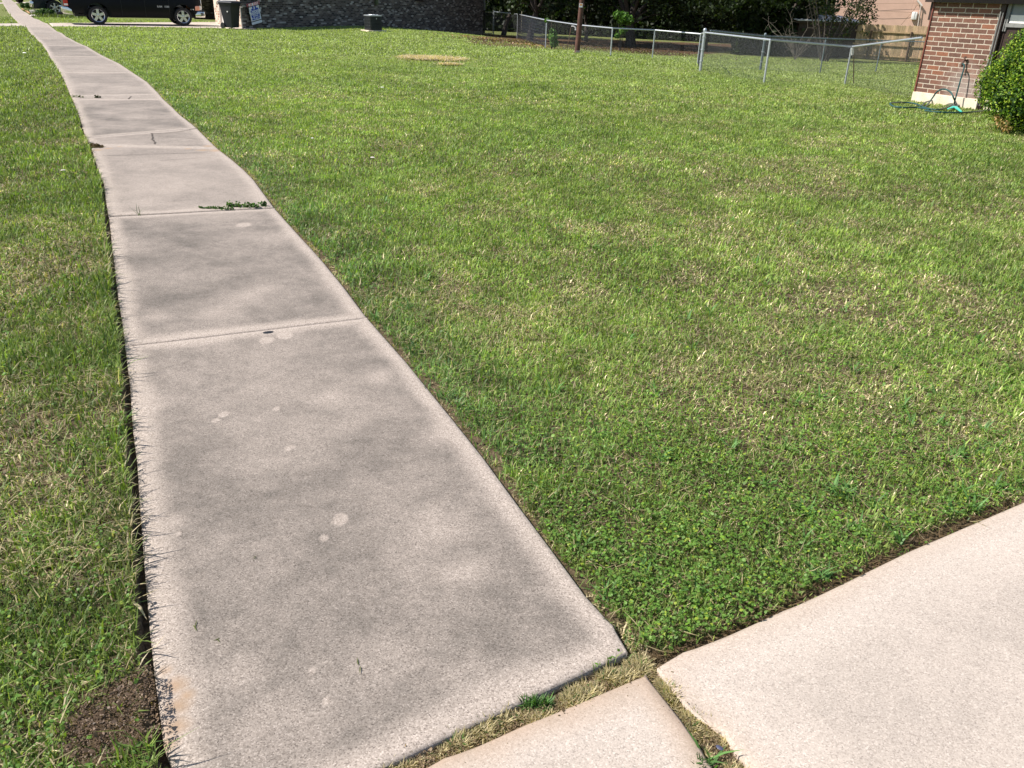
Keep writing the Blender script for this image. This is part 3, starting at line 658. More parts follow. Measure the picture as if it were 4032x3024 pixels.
# thin straw fringe along the walk's right edge and the driveway
for i in range(0, len(WR)-12):
    a, b = WR[i], WR[i+1]
    if a.length > 14: break
    nrm = Vector((b.y-a.y, a.x-b.x, 0)).normalized(); s = .03
    strip(tuple(a+nrm*s), tuple(b+nrm*s), .028, int(1000*(b-a).length), .15, .8)
for a, b in zip(TD[:-1], TD[1:]):
    nrm = Vector((-(b-a).y, (b-a).x, 0)).normalized()
    if (b-a).length > 4: continue
    A2, B2 = a+nrm*.04, b+nrm*.04; n = int(500*(b-a).length); t = rng.random(n)
    x = A2.x+(B2.x-A2.x)*t+rng.normal(0, .015, n); y = A2.y+(B2.y-A2.y)*t+rng.normal(0, .015, n)
    jt.blades(np.stack([x, y, np.full(n, -.02)], 1), rng.uniform(.02, .05, n), rng.uniform(.003, .005, n), rng.random(n)*6.283, rng.uniform(1.0, 1.5, n), rng.uniform(-.2, .4, n), np.array([.16, .11, .06])*(.4+rng.random((n, 1))))
setp(jt.build('dead_grass', M['grass']), kind='stuff')
sand = Tufts()
for a, b in zip([(1600,3018),(2000,2840),(2330,2710),(2560,2620),(2640,2710),(2720,2800),(2790,2880)], [(2000,2840),(2330,2710),(2560,2615),(2640,2710),(2720,2800),(2790,2880),(2900,3010)]):
    A2, B2 = G(*a, z=0), G(*b, z=0); n = int(9000*(B2-A2).length); t = rng.random(n); nn = Vector((-(B2-A2).y, (B2-A2).x, 0)).normalized(); of = rng.normal(0, .024, n)
    x = A2.x+(B2.x-A2.x)*t+nn.x*of; y = A2.y+(B2.y-A2.y)*t+nn.y*of; h_ = on_hard(x, y); k_ = (~h_) | (rng.random(n) < .05); x, y, h_ = x[k_], y[k_], h_[k_]; n = len(x)
    sand.leaves(np.stack([x, y, np.where(h_, .001, -.020+.012*rng.random(n))], 1), rng.lognormal(math.log(.0022), .5, n), np.stack([rng.normal(0, .5, n), rng.normal(0, .5, n), np.ones(n)], 1), np.array([.34, .24, .15])*(.4+.9*rng.random((n, 1))))
setp(sand.build('joint_grit', M['grass']), kind='stuff')
# dug soil crumbs in the verge
cl = Tufts()
for p, r in soilpatch:
    n = int(90000*r*r*3.14); a = rng.random(n)*6.283; q = r*1.1*np.sqrt(rng.random(n)); x = p.x+q*np.cos(a); y = p.y+q*np.sin(a)
    ok = ~on_hard(x, y); x, y = x[ok], y[ok]; n = len(x)
    cl.leaves(np.stack([x, y, -.022+bank(x, y)+.008+.018*fbm(x, y, 14, 81)+.004*rng.random(n)], 1), rng.lognormal(math.log(.0032), .5, n), np.stack([rng.normal(0, .8, n), rng.normal(0, .8, n), np.ones(n)], 1), np.array([.24, .165, .115])*(.5+.8*rng.random((n, 1))))
for p, r in ((G(366, 577, 0), .09), (G(382, 579, 0), .06)):
    n = 900; a = rng.random(n)*6.283; q = r*np.abs(rng.normal(0, .5, n)); x = p.x+q*np.cos(a); y = p.y+q*np.sin(a)
    cl.leaves(np.stack([x, y, .004+.03*np.exp(-(q/r)**2*3)*rng.random(n)], 1), rng.uniform(.008, .018, n), np.stack([rng.normal(0, .8, n), rng.normal(0, .8, n), np.ones(n)], 1), np.array([.15, .10, .065])*(.5+.8*rng.random((n, 1))))
setp(cl.build('dug_soil', M['grass']), kind='stuff')
# ================================================================== picking on vertical planes
def ray(px, py): return (cF*FPX + cr*(px-2016) + cu*(1512-py))
def onplane(px, py, p0, nrm):
    d = ray(px, py); c = Vector((0, 0, CAMH)); t = (Vector(p0)-c).dot(nrm)/d.dot(nrm); return c+d*t
UVZ = [3.0]
def wallquad(mb, uvs, a, b, z0, z1, u0=0.0):
    """vertical rectangle from a to b; uv in metres"""
    n = len(mb.v); L_ = (Vector((b.x, b.y, 0))-Vector((a.x, a.y, 0))).length
    mb.v += [(a.x, a.y, z0), (b.x, b.y, z0), (b.x, b.y, z1), (a.x, a.y, z1)]; mb.f.append([n, n+1, n+2, n+3])
    zo = UVZ[0]; uvs += [(u0, z0+zo), (u0+L_, z0+zo), (u0+L_, z1+zo), (u0, z1+zo)]
def build_wall(name, quads, mat, parent):
    me_v = []; fs = []; uvs = []; m = MB()
    for q in quads: wallquad(m, uvs, *q)
    me = bpy.data.meshes.new(name); me.from_pydata(m.v, [], m.f); me.update(); ul = me.uv_layers.new(name='UVMap'); ul.data.foreach_set('uv', np.array(uvs, float).ravel())
    o = bpy.data.objects.new(name, me); col.objects.link(o); me.materials.append(mat); o.parent = parent; return o
def flat_box(name, mat, parent, c, ax, dims, bevel=0):
    """box centred at c, long axis ax (world horizontal), dims = (along, outward, up)"""
    m = MB(); q = math.atan2(ax.y, ax.x); Mx = Matrix.Translation(c) @ Matrix.Rotation(q, 4, 'Z'); m.box((0, 0, 0), dims, Mx); return m.build(name, mat, parent, bevel=bevel)
up = Vector((0, 0, 1))
# ================================================================== LEFT HOUSE
M['brickA'] = brickmat('dark_mixed_brick', .215, .072, .011, [(0, (.035, .028, .025)), (.30, (.085, .062, .052)), (.55, (.14, .115, .10)), (.78, (.19, .145, .12)), (.90, (.30, .27, .24)), (1, (.50, .46, .42))], (.27, .25, .23), .35)
brick_specR = ([(0, (.125, .068, .052)), (.4, (.160, .084, .062)), (.8, (.185, .090, .064)), (1, (.25, .105, .062))])
M['brickP'] = brickmat('sunlit_mixed_brick', .215, .105, .03, [(0, (.20, .09, .06)), (.35, (.40, .27, .20)), (.6, (.60, .48, .38)), (1, (.70, .60, .50))], (.68, .58, .48), .25)
hA = empty('brick_house', (0, 0, 0), 0, 'dark mixed-brick house with white garage door at the end of the long driveway', 'house')
sideA = (C1-C0).normalized(); sideA.z = 0; sideA.normalize(); outA = Vector((sideA.y, -sideA.x, 0))
if outA.dot(Vector((0, -1, 0))) < 0: outA = -outA
frA = fr; Cm = onplane(1555, 124, C0, outA); Cm.z = 0
zb = -1.2; eav = 2.6
p_m2 = Cm - outA*.06
c1b = Vector((C1.x, C1.y, 0))-outA*.06
quads = [(C0, Cm, zb, eav, 0), (Cm, p_m2, zb, eav, 1), (p_m2, c1b, zb, eav, 2)]
c1x = c1b+frA*11; quads.append((c1b, c1x, zb, eav, 3)); c0x = C0+frA*11
quads.append((c1x, c0x, zb, eav, 4))
def along(P0, dr, px):
    lo, hi = 0, 14
    for _ in range(50):
        m_ = (lo+hi)/2
        if proj(P0+dr*m_)[0] > px: lo = m_
        else: hi = m_
    return lo
t1, t2, t3 = along(C0, frA, 942.5), along(C0, frA, 870.5), along(C0, frA, 850)
quads += [(C0+frA*t1, C0, zb, eav, 0), (C0+frA*t3, C0+frA*t2, zb, eav, 1), (C0+frA*t2, C0+frA*t1, 2.15, eav, 2)]
inw = sideA
quads += [(C0+frA*t3, C0+frA*t3+inw*3, zb, eav, 2)]
build_wall('wall', quads, M['brickA'], hA)
mb = MB(); P = [C0+frA*t1+inw*.12, C0+frA*t2+inw*.12]; mid = (P[0]+P[1])/2; ln = (P[1]-P[0]).length
gd = flat_box('garage_door', M['white'], hA, Vector((mid.x, mid.y, 1.07)), frA, (ln, .05, 2.14))
for k in range(1, 4): flat_box('panel_groove', M['greypaint'], gd, Vector((mid.x, mid.y, .53*k))-inw*.027, frA, (ln, .006, .02))
for tq in (t1, t2):
    q = C0+frA*tq+inw*.06; flat_box('door_jamb', M['cream'], hA, Vector((q.x, q.y, 1.07)), frA, (.05, .13, 2.14))
# paler brick puts the sunlight into the colour of the garage piers' street face
for ta, tb in ((0.0, t1), (t2, t3)):
    q = -inw*.011; build_wall('pier_face', [(C0+frA*tb+q, C0+frA*ta+q, -.3, 2.6, .1)], M['brickP'], hA)
ftop = onplane(1900, 121, p_m2, outA).z; fa = onplane(1510, 125, p_m2, outA); q0 = fa; q1 = c1b; mid = (q0+q1)/2
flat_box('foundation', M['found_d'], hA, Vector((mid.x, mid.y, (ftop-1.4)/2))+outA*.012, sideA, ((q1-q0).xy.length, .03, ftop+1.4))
# window sill edge showing at the top of the frame, meter box, corner downpipe
wp = onplane(1650, 4, p_m2, outA); wnd = flat_box('window', M['glass'], hA, Vector((wp.x, wp.y, wp.z+.62))+outA*.01, sideA, (.78, .03, 1.15))
flat_box('window_sill', M['darkbrown'], wnd, Vector((wp.x, wp.y, wp.z+.02))+outA*.03, sideA, (.9, .06, .05))
bp = onplane(1479, 19, C0, outA); flat_box('meter_box', M['greenbox'], hA, Vector((bp.x, bp.y, bp.z+.25))+outA*.06, sideA, (.17, .12, .5), .01)
dp = onplane(1905, 60, p_m2, outA); zt = onplane(1905, 40, p_m2, outA).z
flat_box('downpipe', M['greypaint'], hA, Vector((dp.x, dp.y, (zt+2.55)/2))+outA*.05, sideA, (.11, .08, 2.55-zt), .008)
flat_box('downpipe', M['plastic'], hA, Vector((dp.x, dp.y, (zt-.62)/2))+outA*.045, sideA, (.10, .07, zt+.62), .008)
# roof with overhang
def hip(name, pts, z0, rise, mat, parent, over=.5):
    c = sum((Vector(p) for p in pts), Vector())/len(pts); m = MB()
    e_ = [Vector((p[0], p[1], 0))+(Vector((p[0], p[1], 0))-Vector((c.x, c.y, 0))).normalized()*over for p in pts]
    a_ = (e_[0]+e_[3])/2*.7+(e_[1]+e_[2])/2*.3; b_ = (e_[0]+e_[3])/2*.3+(e_[1]+e_[2])/2*.7
    vs = [(p.x, p.y, z0) for p in e_]+[(p.x, p.y, z0+.14) for p in e_]+[(a_.x, a_.y, z0+rise), (b_.x, b_.y, z0+rise)]
    fs = [(3, 2, 1, 0)]+[(i, (i+1) % 4, 4+(i+1) % 4, 4+i) for i in range(4)]+[(4, 5, 9, 8), (6, 7, 8, 9), (5, 6, 9), (7, 4, 8)]
    m.add(vs, fs); return m.build(name, mat, parent)
hip('roof', [C0, c1b, c1x, c0x], eav, 1.9, M['roof'], hA)
# neighbouring house whose shaded side shows between the pickup and the garage
nA = G(560, 57); nB = G(850, 59); nsd = (nB-nA).normalized(); hN = empty('neighbour_house', (0, 0, 0), 0, 'shaded dark brick house wall beyond the pickup nose and the garage pier', 'house')
nA2 = nA+nsd*0; nB2 = nB+nsd*3; nrm_ = Vector((-nsd.y, nsd.x, 0)); nrm_ = nrm_ if nrm_.y > 0 else -nrm_
build_wall('wall', [(nA2, nB2, -.1, 2.6, 0), (nB2, nB2+nrm_*8, -.1, 2.6, 1), (nB2+nrm_*8, nA2+nrm_*8, -.1, 2.6, 1), (nA2+nrm_*8, nA2, -.1, 2.6, 1)], M['brickA'], hN)
hip('roof', [nA2, nB2, nB2+nrm_*8, nA2+nrm_*8], 2.6, 1.8, M['roof'], hN)
# white pipe at the corner
cp = C0-frA*.0+outA*.08
m = MB(); b0 = onplane(952, 92, C0+outA*.1, outA); t0_ = onplane(945.5, 29, C0+outA*.1, outA); m.tube([(b0.x, b0.y, -.05), (b0.x, b0.y, t0_.z)], .028, 8)
m.tube([(b0.x, b0.y, t0_.z), (b0.x+sideA.x*.12, b0.y+sideA.y*.12, t0_.z)], .022, 8)
o = m.build('drain_pipe', M['cream'], None, True); setp(o, 'cream standpipe with elbow at the brick corner behind the wheelie bin', 'pipe')
# ================================================================== WHEELIE BIN
def make_bin():
    B = G(914, 113.5); b = empty('wheelie_bin', B, 0, 'dark grey wheelie bin standing by the garage corner', 'bin')
    s = 1.02; q = math.atan2(sideA.y, sideA.x); b.rotation_euler = (0, 0, q+R(2)); b.scale = (.86, .86, .93)
    m = MB(); rings = [(.50, .52, .06), (.54, .58, .35), (.62, .70, .80), (.66, .78, .98), (.70, .82, 1.0), (.70, .82, 1.04)]
    vs = []; fs = []
    for wx, wy, z in rings:
        r_ = .07
        for k, (sx, sy) in enumerate(((1, 1), (-1, 1), (-1, -1), (1, -1))):
            for j in range(4):
                a = math.pi/2*k+math.pi/2*j/3; vs.append((sx*(wx/2-r_)+r_*math.cos(a), sy*(wy/2-r_)+r_*math.sin(a), z))
    for i in range(len(rings)-1):
        for j in range(16): fs.append((i*16+j, i*16+(j+1) % 16, (i+1)*16+(j+1) % 16, (i+1)*16+j))
    fs.append(tuple(range(15, -1, -1))); m.add(vs, fs); m.build('body', M['bin'], b, True)
    m = MB(); vs = []; fs = []
    for i, (sc, z) in enumerate(((1.0, 1.04), (1.06, 1.045), (1.06, 1.075), (.9, 1.115), (.5, 1.14))):
        for (x, y) in ((.37, .43), (-.37, .43), (-.37, -.43), (.37, -.43)): vs.append((x*sc, y*sc, z))
    for i in range(4):
        for j in range(4): fs.append((i*4+j, i*4+(j+1) % 4, (i+1)*4+(j+1) % 4, (i+1)*4+j))
    fs.append((16, 17, 18, 19)); m.add(vs, fs); m.build('lid', M['bin'], b, True, .01)
    m = MB(); m.tube([(-.34, .40, .98), (-.34, .48, 1.0), (.34, .48, 1.0), (.34, .40, .98)], .016); m.build('handle', M['plastic'], b, True)
    for sx in (-1, 1):
        m = MB(); m.lathe([(0, -.03), (.12, -.03), (.13, 0), (.12, .03), (0, .03)], 20, Matrix.Translation((sx*.30, .28, .13)) @ Matrix.Rotation(R(90), 4, 'Y')); m.build('wheel', M['rubber'], b, True)
    m = MB(); m.box((-.318, -.1, .70), (.02, .06, .05), Matrix.Rotation(0, 4, 'Z')); m.build('serial_tag', M['white'], b)
make_bin()
# ================================================================== FOR RENT SIGN
def text(s_, size, mat, parent, Mx, name='lettering', shear=0, align='CENTER', ext=.001, bold=0):
    cu_ = bpy.data.curves.new(name, 'FONT'); cu_.body = s_; cu_.size = size; cu_.align_x = align; cu_.align_y = 'CENTER'; cu_.shear = shear; cu_.extrude = ext; cu_.offset = bold
    o = bpy.data.objects.new(name, cu_); col.objects.link(o); dg = bpy.context.evaluated_depsgraph_get(); dg.update()
    me = bpy.data.meshes.new_from_object(o.evaluated_get(dg)); bpy.data.objects.remove(o); o = bpy.data.objects.new(name, me); col.objects.link(o)
    me.materials.clear(); me.materials.append(mat)
    if parent: o.parent = parent
    o.matrix_local = Mx; return o
def make_sign():
    pn = C0+outA*.16; BL = onplane(993, 99, pn, outA); TL = onplane(976, 16, pn, outA); BR = onplane(1034, 99, pn, outA); W_ = (BR-BL).length; H_ = (TL-BL).length
    s = empty('rental_sign', BL, 0, 'leaning blue and white FOR RENT sign against the shaded brick wall', 'sign')
    ux = (BR-BL).normalized(); uy = (TL-BL).normalized(); uz = ux.cross(uy).normalized(); ux2 = uy.cross(uz).normalized()
    s.matrix_world = Matrix(((ux2.x, uy.x, uz.x, BL.x), (ux2.y, uy.y, uz.y, BL.y), (ux2.z, uy.z, uz.z, BL.z), (0, 0, 0, 1)))
    def pan(name, x0, y0, x1, y1, z, mat, par, th=.006):
        m = MB(); m.box(((x0+x1)/2*W_, (y0+y1)/2*H_, z), ((x1-x0)*W_, (y1-y0)*H_, th)); return m.build(name, mat, par, bevel=0)
    pan('backing', -.04, -.02, 1.04, 1.02, -.008, M['darkmetal'], s)
    a = pan('board', .02, .865, .98, 1.0, 0, M['signwhite'], s); pan('board', 0, 0, 1.0, .125, 0, M['signwhite'], s); bpan = pan('board', .01, .165, .99, .83, 0, M['signwhite'], s)
    T = lambda x, y, z=.004: Matrix.Translation((x*W_, y*H_, z))
    text('FOR RENT', .125*W_/.45, M['redink'], a, T(.5, .93), bold=.003)
    m = MB(); pts = [(.10, .205), (.90, .205), (.90, .70), (.78, .745), (.66, .735), (.5, .715), (.34, .735), (.22, .745), (.10, .70)]
    m.prism([(x*W_, y*H_) for x, y in pts], .003, .0045); m.build('blue_field', M['blue'], bpan)
    for x in (.38, .62):
        m = MB(); m.lathe([(0, .003), (.035*W_/.45, .003), (.035*W_/.45, .0047), (0, .0047)], 16, Matrix.Translation((x*W_, .785*H_, 0))); m.build('emblem_dot', M['blue'], bpan)
    text('Colonial', .155*W_/.45, M['signwhite'], bpan, T(.5, .60, .0055), shear=.35, bold=.004)
    m = MB(); m.box((.62*W_, .535*H_, .0055), (.3*W_, .008, .001)); m.build('underline', M['signwhite'], bpan)
    text('PROPERTY MGMT', .050*W_/.45, M['signwhite'], bpan, T(.5, .47, .0055), bold=.0025); text('&', .04*W_/.45, M['signwhite'], bpan, T(.5, .43, .0055), bold=.001); text('RENTALS', .055*W_/.45, M['signwhite'], bpan, T(.5, .385, .0055), bold=.0025)
    text('698-4113', .10*W_/.45, M['signwhite'], bpan, T(.5, .255, .0055), bold=.004)
make_sign()
# ================================================================== AIR CONDITIONER
def make_ac():
    B = G(1470, 122.5); k = (hgt(B, 58))/.80
    q = math.atan2(sideA.y, sideA.x)-R(28); a = empty('air_conditioner', B, q, 'grey finned outdoor air conditioner unit on a concrete pad by the brick wall', 'air conditioner'); a.scale = (k, k, k)
    S = .72; m = MB(); m.box((.03, .05, .0), (1.05, .95, .10)); m.build('pad', M['found'], a, bevel=.01)
    def rr(sz, r_=.10, n=6):
        out_ = []
        for kk, (sx, sy) in enumerate(((1, 1), (-1, 1), (-1, -1), (1, -1))):
            for j in range(n): an = math.pi/2*kk+math.pi/2*j/(n-1); out_.append((sx*(sz/2-r_)+r_*math.cos(an), sy*(sz/2-r_)+r_*math.sin(an)))
        return out_
    m = MB(); m.prism(rr(S+.02), .05, .13); m.build('base', M['plastic'], a, True)
    m = MB(); m.prism(rr(S-.03), .12, .74); c_ = m.build('casing', M['plastic'], a, True)
    m = MB(); pr = rr(S, .10, 5); per = []
    for i in range(len(pr)):
        p, q_ = Vector((*pr[i], 0)), Vector((*pr[(i+1) % len(pr)], 0)); nn = max(1, int((q_-p).length/.035))
        for j in range(nn): per.append(p.lerp(q_, j/nn))
    for p in per: m.box((p.x, p.y, .43), (.012, .012, .62), None)
    for z in (.13, .28, .43, .58, .73): 
        m2 = pr; n0_ = len(m.v)
        for i in range(len(pr)): p, q_ = Vector((*pr[i], z)), Vector((*pr[(i+1) % len(pr)], z)); m.tube([p, q_], .006, 4)
    m.build('fins', M['gunmetal'] if 'gunmetal' in M else M['galv_old'], a)
    m = MB(); m.prism(rr(S+.04), .74, .79); m.build('top_cover', M['galv'], a, True)
    m = MB()
    for r_ in (.08, .13, .18, .23, .28): m.tube([(r_*math.cos(t*.2618), r_*math.sin(t*.2618), .815-.05*r_) for t in range(25)], .005, 5)
    for t in range(12): m.tube([(.05*math.cos(t*.5236), .05*math.sin(t*.5236), .815), (.30*math.cos(t*.5236), .30*math.sin(t*.5236), .79)], .005, 5)
    m.build('fan_grille', M['galv'], a)
    m = MB(); m.lathe([(0, 0), (.03, 0), (.03, .004), (0, .004)], 14, Matrix.Translation((.02, -S/2-.008, .62)) @ Matrix.Rotation(R(90), 4, 'X')); m.build('badge', M['galv'], a)
make_ac()
# ================================================================== VEHICLES
def wheel(parent, x, y, r_, rim, side, width=.26, name='wheel', spokes=5):
    Mx = Matrix.Translation((x, y, r_)) @ Matrix.Rotation(R(90), 4, 'X')      # local z -> -y
    w2 = width/2; m = MB()
    prof = [(rim*.98, -w2*.9), (rim*1.06, -w2), (r_*.93, -w2*.98), (r_*.985, -w2*.8), (r_, -w2*.5), (r_, w2*.5), (r_*.985, w2*.8), (r_*.93, w2*.98), (rim*1.06, w2), (rim*.98, w2*.9)]
    m.lathe(prof, 40, Mx, closed=True); t = m.build(name, M['rubber'], parent, True)
    s = 1 if side < 0 else -1; zf = s*w2*.80
    m = MB(); m.lathe([(rim*1.02, zf), (rim*.98, zf+s*.012), (rim*.88, zf-s*.01), (rim*.86, zf-s*.08), (rim*.93, zf-s*.10), (rim*1.02, zf-s*.1)], 40, Mx, closed=True)
    for k in range(spokes):
        a = 2*math.pi*k/spokes+math.pi/2; ca, sa = math.cos(a), math.sin(a); p = [(-.42, .20), (-.34, .52), (-.36, .92), (.36, .92), (.34, .52), (.42, .20)]
        wd = 1.0 if spokes == 5 else .72
        poly = [(rim*(v*ca-u*wd*.55*sa), rim*(v*sa+u*wd*.55*ca)) for u, v in p]
        m.prism(poly, zf-s*.035, zf-s*.005, Mx)
    m.lathe([(0, zf-s*.03), (rim*.30, zf-s*.03), (rim*.28, zf+s*.004), (0, zf+s*.008)], 20, Mx)
    m.build('rim', M['alloy'], t, True)
    m = MB(); m.lathe([(0, zf-s*.10), (rim*.9, zf-s*.10), (rim*.9, zf-s*.11), (0, zf-s*.11)], 24, Mx)
    for k in range(5):
        a = 2*math.pi*k/5-math.pi/2; m.lathe([(0, zf+s*.0), (rim*.055, zf), (rim*.05, zf+s*.012), (0, zf+s*.014)], 8, Mx @ Matrix.Translation((rim*.22*math.cos(a), rim*.22*math.sin(a), 0)))
    m.build('hub', M['darkmetal'], t); return t
def body_shell(xs, zb_, zt_, hw, prof, mat, name, parent, front_round=.12):
    """side skins from zb(x) to zt(x) on both sides with a top deck, end caps"""
    m = MB(); nz = 12; n = len(xs); vs = []; L0, L1 = xs[0], xs[-1]
    for sy in (-1, 1):
        for x in xs:
            e_ = min(x-L0, L1-x); sh = hw - (front_round*max(0, 1-e_/.45)**2)
            for j in range(nz+1):
                z = zb_(x)+(zt_(x)-zb_(x))*j/nz; vs.append((x, sy*sh*prof(z), z))
    fs = []; W = nz+1
    for s in range(2):
        o_ = s*n*W
        for i in range(n-1):
            for j in range(nz): q = (o_+i*W+j, o_+(i+1)*W+j, o_+(i+1)*W+j+1, o_+i*W+j+1); fs.append(q if s == 0 else q[::-1])
    for i in range(n-1):
        a, b = i*W+nz, (i+1)*W+nz; fs.append((a, b, n*W+b, n*W+a))
    for i in (0, n-1):
        for j in range(nz): a = i*W+j; fs.append((a, a+1, n*W+a+1, n*W+a))
    m.add(vs, fs); return m.build(name, mat, parent, True)
def arch(x, c, r_, base): 
    d = abs(x-c); return max(base, .40+math.sqrt(max(0, r_*r_-d*d))) if d < r_ else base
def strip_on_side(name, parent, pts, y, th, mat):
    m = MB(); m.prism(pts, 0, th, Matrix.Translation((0, y, 0)) @ Matrix.Rotation(R(90), 4, 'X')); return m.build(name, mat, parent)
def make_pickup():
    a = G(392, 97.5); hd = Vector((math.sin(R(60)), math.cos(R(60)), 0)); kk_ = min(np.linspace(2.5, 6, 701), key=lambda k_: abs(proj(a+hd*k_)[0]-725)); b = a+hd*kk_; wb = (b-a).length; print('truck wheelbase', wb, proj(b)); s = wb/3.57; fw = (b-a).normalized(); q = math.atan2(fw.y, fw.x)
    left = Vector((-fw.y, fw.x, 0)); O = a+left*.86*s; O.z = 0
    t = empty('pickup_truck', O, q, 'black pickup truck with chrome five-spoke wheels on the driveway beyond the lawn', 'pickup truck'); t.scale = (s, s, s)
    rw, fwx, r_ = 0.0, 3.57, .385; Ra = .50
    xs = sorted(set(list(np.linspace(-1.28, 4.42, 60))+list(np.linspace(-Ra, Ra, 25))+list(np.linspace(fwx-Ra, fwx+Ra, 25))))
    def zbt(x):
        base = .46 if x < -.55 else (.31 if x < 3.0 else .47)
        if -.55 <= x < -.45: base = .42
        for c in (rw, fwx):
            if abs(x-c) < Ra: return max(base, .385+math.sqrt(max(0, Ra*Ra-(x-c)**2)))
        return base
    def ztt(x):
        if x < .95: return 1.30
        if x < 3.05: return 1.26
        return 1.24-.10*((x-3.05)/1.4)**2
    prof = lambda z: 1-.10*((z-.78)/.5)**2 if z < .78 else 1-.05*((z-.78)/.5)**2
    body_shell(xs, zbt, ztt, .975, prof, M['paint_navy'], 'body', t, .10)
    # cab
    m = MB(); st = [(.95, 1.26, .93), (1.0, 1.72, .80), (1.15, 1.88, .74), (2.35, 1.90, .74), (2.55, 1.84, .75), (3.15, 1.25, .90)]; vs = []; fs = []
    poly = [(.93, 1.24), (1.0, 1.74), (1.14, 1.89), (2.35, 1.90), (2.55, 1.83), (3.18, 1.22)]; yw = [.93, .80, .74, .74, .76, .92]
    for sy in (-1, 1): vs += [(x, sy*y, z) for (x, z), y in zip(poly, yw)]
    n = 6; fs = [tuple(range(n)), tuple(range(2*n-1, n-1, -1))]+[(i, (i+1) % n, n+(i+1) % n, n+i) for i in range(n)]
    m.add(vs, fs); m.build('cab', M['paint_navy'], t, False, .03)
    for x0, x1, x2, x3 in ((1.10, 1.85, 1.85, 1.16), (1.93, 2.95, 2.50, 1.93)):
        for sy in (-1, 1):
            m = MB(); ps = [(x0, .912, 1.32), (x1, .912, 1.32), (x2, .775, 1.78), (x3, .775, 1.78)]; m.add([(x, sy*y, z) for x, y, z in ps]+[(x, sy*(y-.02), z) for x, y, z in ps], [(0, 1, 2, 3), (7, 6, 5, 4), (0, 4, 5, 1), (1, 5, 6, 2), (2, 6, 7, 3), (3, 7, 4, 0)]); m.build('side_window', M['glass'], t)
    # underbody and wheel wells
    m = MB(); m.box((1.75, 0, .50), (5.3, 1.30, .34)); m.build('chassis', M['darkmetal'], t)
    for x in (rw, fwx):
        for sy in (-1, 1): wheel(t, x, sy*.84, r_, .275, sy, .27)
        for sy in (-1, 1):
            m = MB(); pts = [(x+(Ra+.0)*math.cos(k*math.pi/16), .385+(Ra+.0)*math.sin(k*math.pi/16)) for k in range(17)]
            pts2 = [(x+(Ra+.045)*math.cos(k*math.pi/16), .385+(Ra+.045)*math.sin(k*math.pi/16)) for k in range(16, -1, -1)]
            vs = [(px_, sy*.955, pz) for px_, pz in pts]+[(px_, sy*.955, pz) for px_, pz in pts2[::-1]]; vs += [(v[0], sy*.985, v[2]) for v in vs]
            fs = []
            for k in range(16): fs += [(k, k+1, 17+k+1, 17+k), (34+k, 34+17+k, 34+17+k+1, 34+k+1), (k, 34+k, 34+k+1, k+1), (17+k, 17+k+1, 51+k+1, 51+k)]
            m.add(vs, fs); m.build('wheel_arch_trim', M['paint_navy'], t, True)
    for sy in (-1, 1):
        for x in (1.0, 1.98, 3.0): 
            m = MB(); m.box((x, sy*.970, .78), (.012, .012, .85)); m.build('door_seam', M['darkmetal'], t)
        for x in (1.75, 2.80): m = MB(); m.box((x-.02, sy*.985, 1.02), (.17, .03, .04)); m.build('door_handle', M['paint_navy'], t, False, .008)
        m = MB(); m.box((3.02, sy*1.06, 1.36), (.12, .18, .20)); m.build('side_mirror', M['plastic'], t, False, .02)
        # rear bumper end, tail light
        m = MB(); m.prism([(-1.34, .44), (-.98, .40), (-1.02, .60), (-1.16, .70), (-1.38, .72)], -.03, .03, Matrix.Translation((0, sy*.955, 0)) @ Matrix.Rotation(R(90), 4, 'X')); m.build('bumper_corner', M['chrome'], t, True, .006)
        m = MB(); m.box((-1.20, sy*.945, .95), (.17, .08, .42)); m.build('taillight', M['lens_red'], t, True, .012)
        m = MB(); m.box((-1.20, sy*.948, .80), (.15, .085, .08)); m.build('reversing_lamp', M['lens_clear'], t, True, .01)
        m = MB(); m.box((4.20, sy*.90, .755), (.26, .12, .19)); m.build('headlight', M['lens_amber'], t, True, .02)
        m = MB(); m.box((4.36, sy*.78, .765), (.12, .26, .19)); m.build('headlight', M['lens_clear'], t, True, .02)
        m = MB(); m.prism([(4.12, .37), (4.52, .36), (4.56, .45), (4.53, .60), (4.20, .62), (4.10, .50)], -.16, .0, Matrix.Translation((0, sy*.93 if sy < 0 else .77, 0)) @ Matrix.Rotation(R(90), 4, 'X')); m.build('bumper_corner', M['chrome'], t, True, .012)
        m = MB(); m.box((4.0, sy*.965, .70), (.14, .02, .04)); m.build('side_marker', M['lens_clear'], t)
    m = MB(); m.box((-1.33, 0, .57), (.10, 1.80, .24)); m.build('rear_bumper', M['chrome'], t, True, .02)
    m = MB(); m.box((4.50, 0, .49), (.14, 1.62, .24)); m.build('front_bumper', M['chrome'], t, True, .02)
    m = MB(); m.box((4.42, 0, .665), (.20, 1.75, .06)); m.build('bumper_top', M['plastic'], t, False, .01)
    m = MB(); m.box((4.44, 0, .90), (.10, 1.26, .42)); g_ = m.build('grille', M['chrome'], t, True, .02)
    m = MB(); m.box((4.495, -.30, .90), (.02, .52, .30)); m.box((4.495, .30, .90), (.02, .52, .30)); m.build('grille_mesh', M['darkmetal'], g_)
    m = MB(); m.box((-1.28, 0, .95), (.03, 1.66, .66)); m.build('tailgate', M['paint_navy'], t, False, .01)
    m = MB(); m.tube([(-.75, -.80, .40), (-.48, -.78, .45), (-.2, -.6, .45)], .035); m.build('exhaust_pipe', M['darkmetal'], t, True)
    m = MB(); m.box((-1.45, 0, .42), (.25, .12, .10)); m.build('tow_hitch', M['darkmetal'], t)
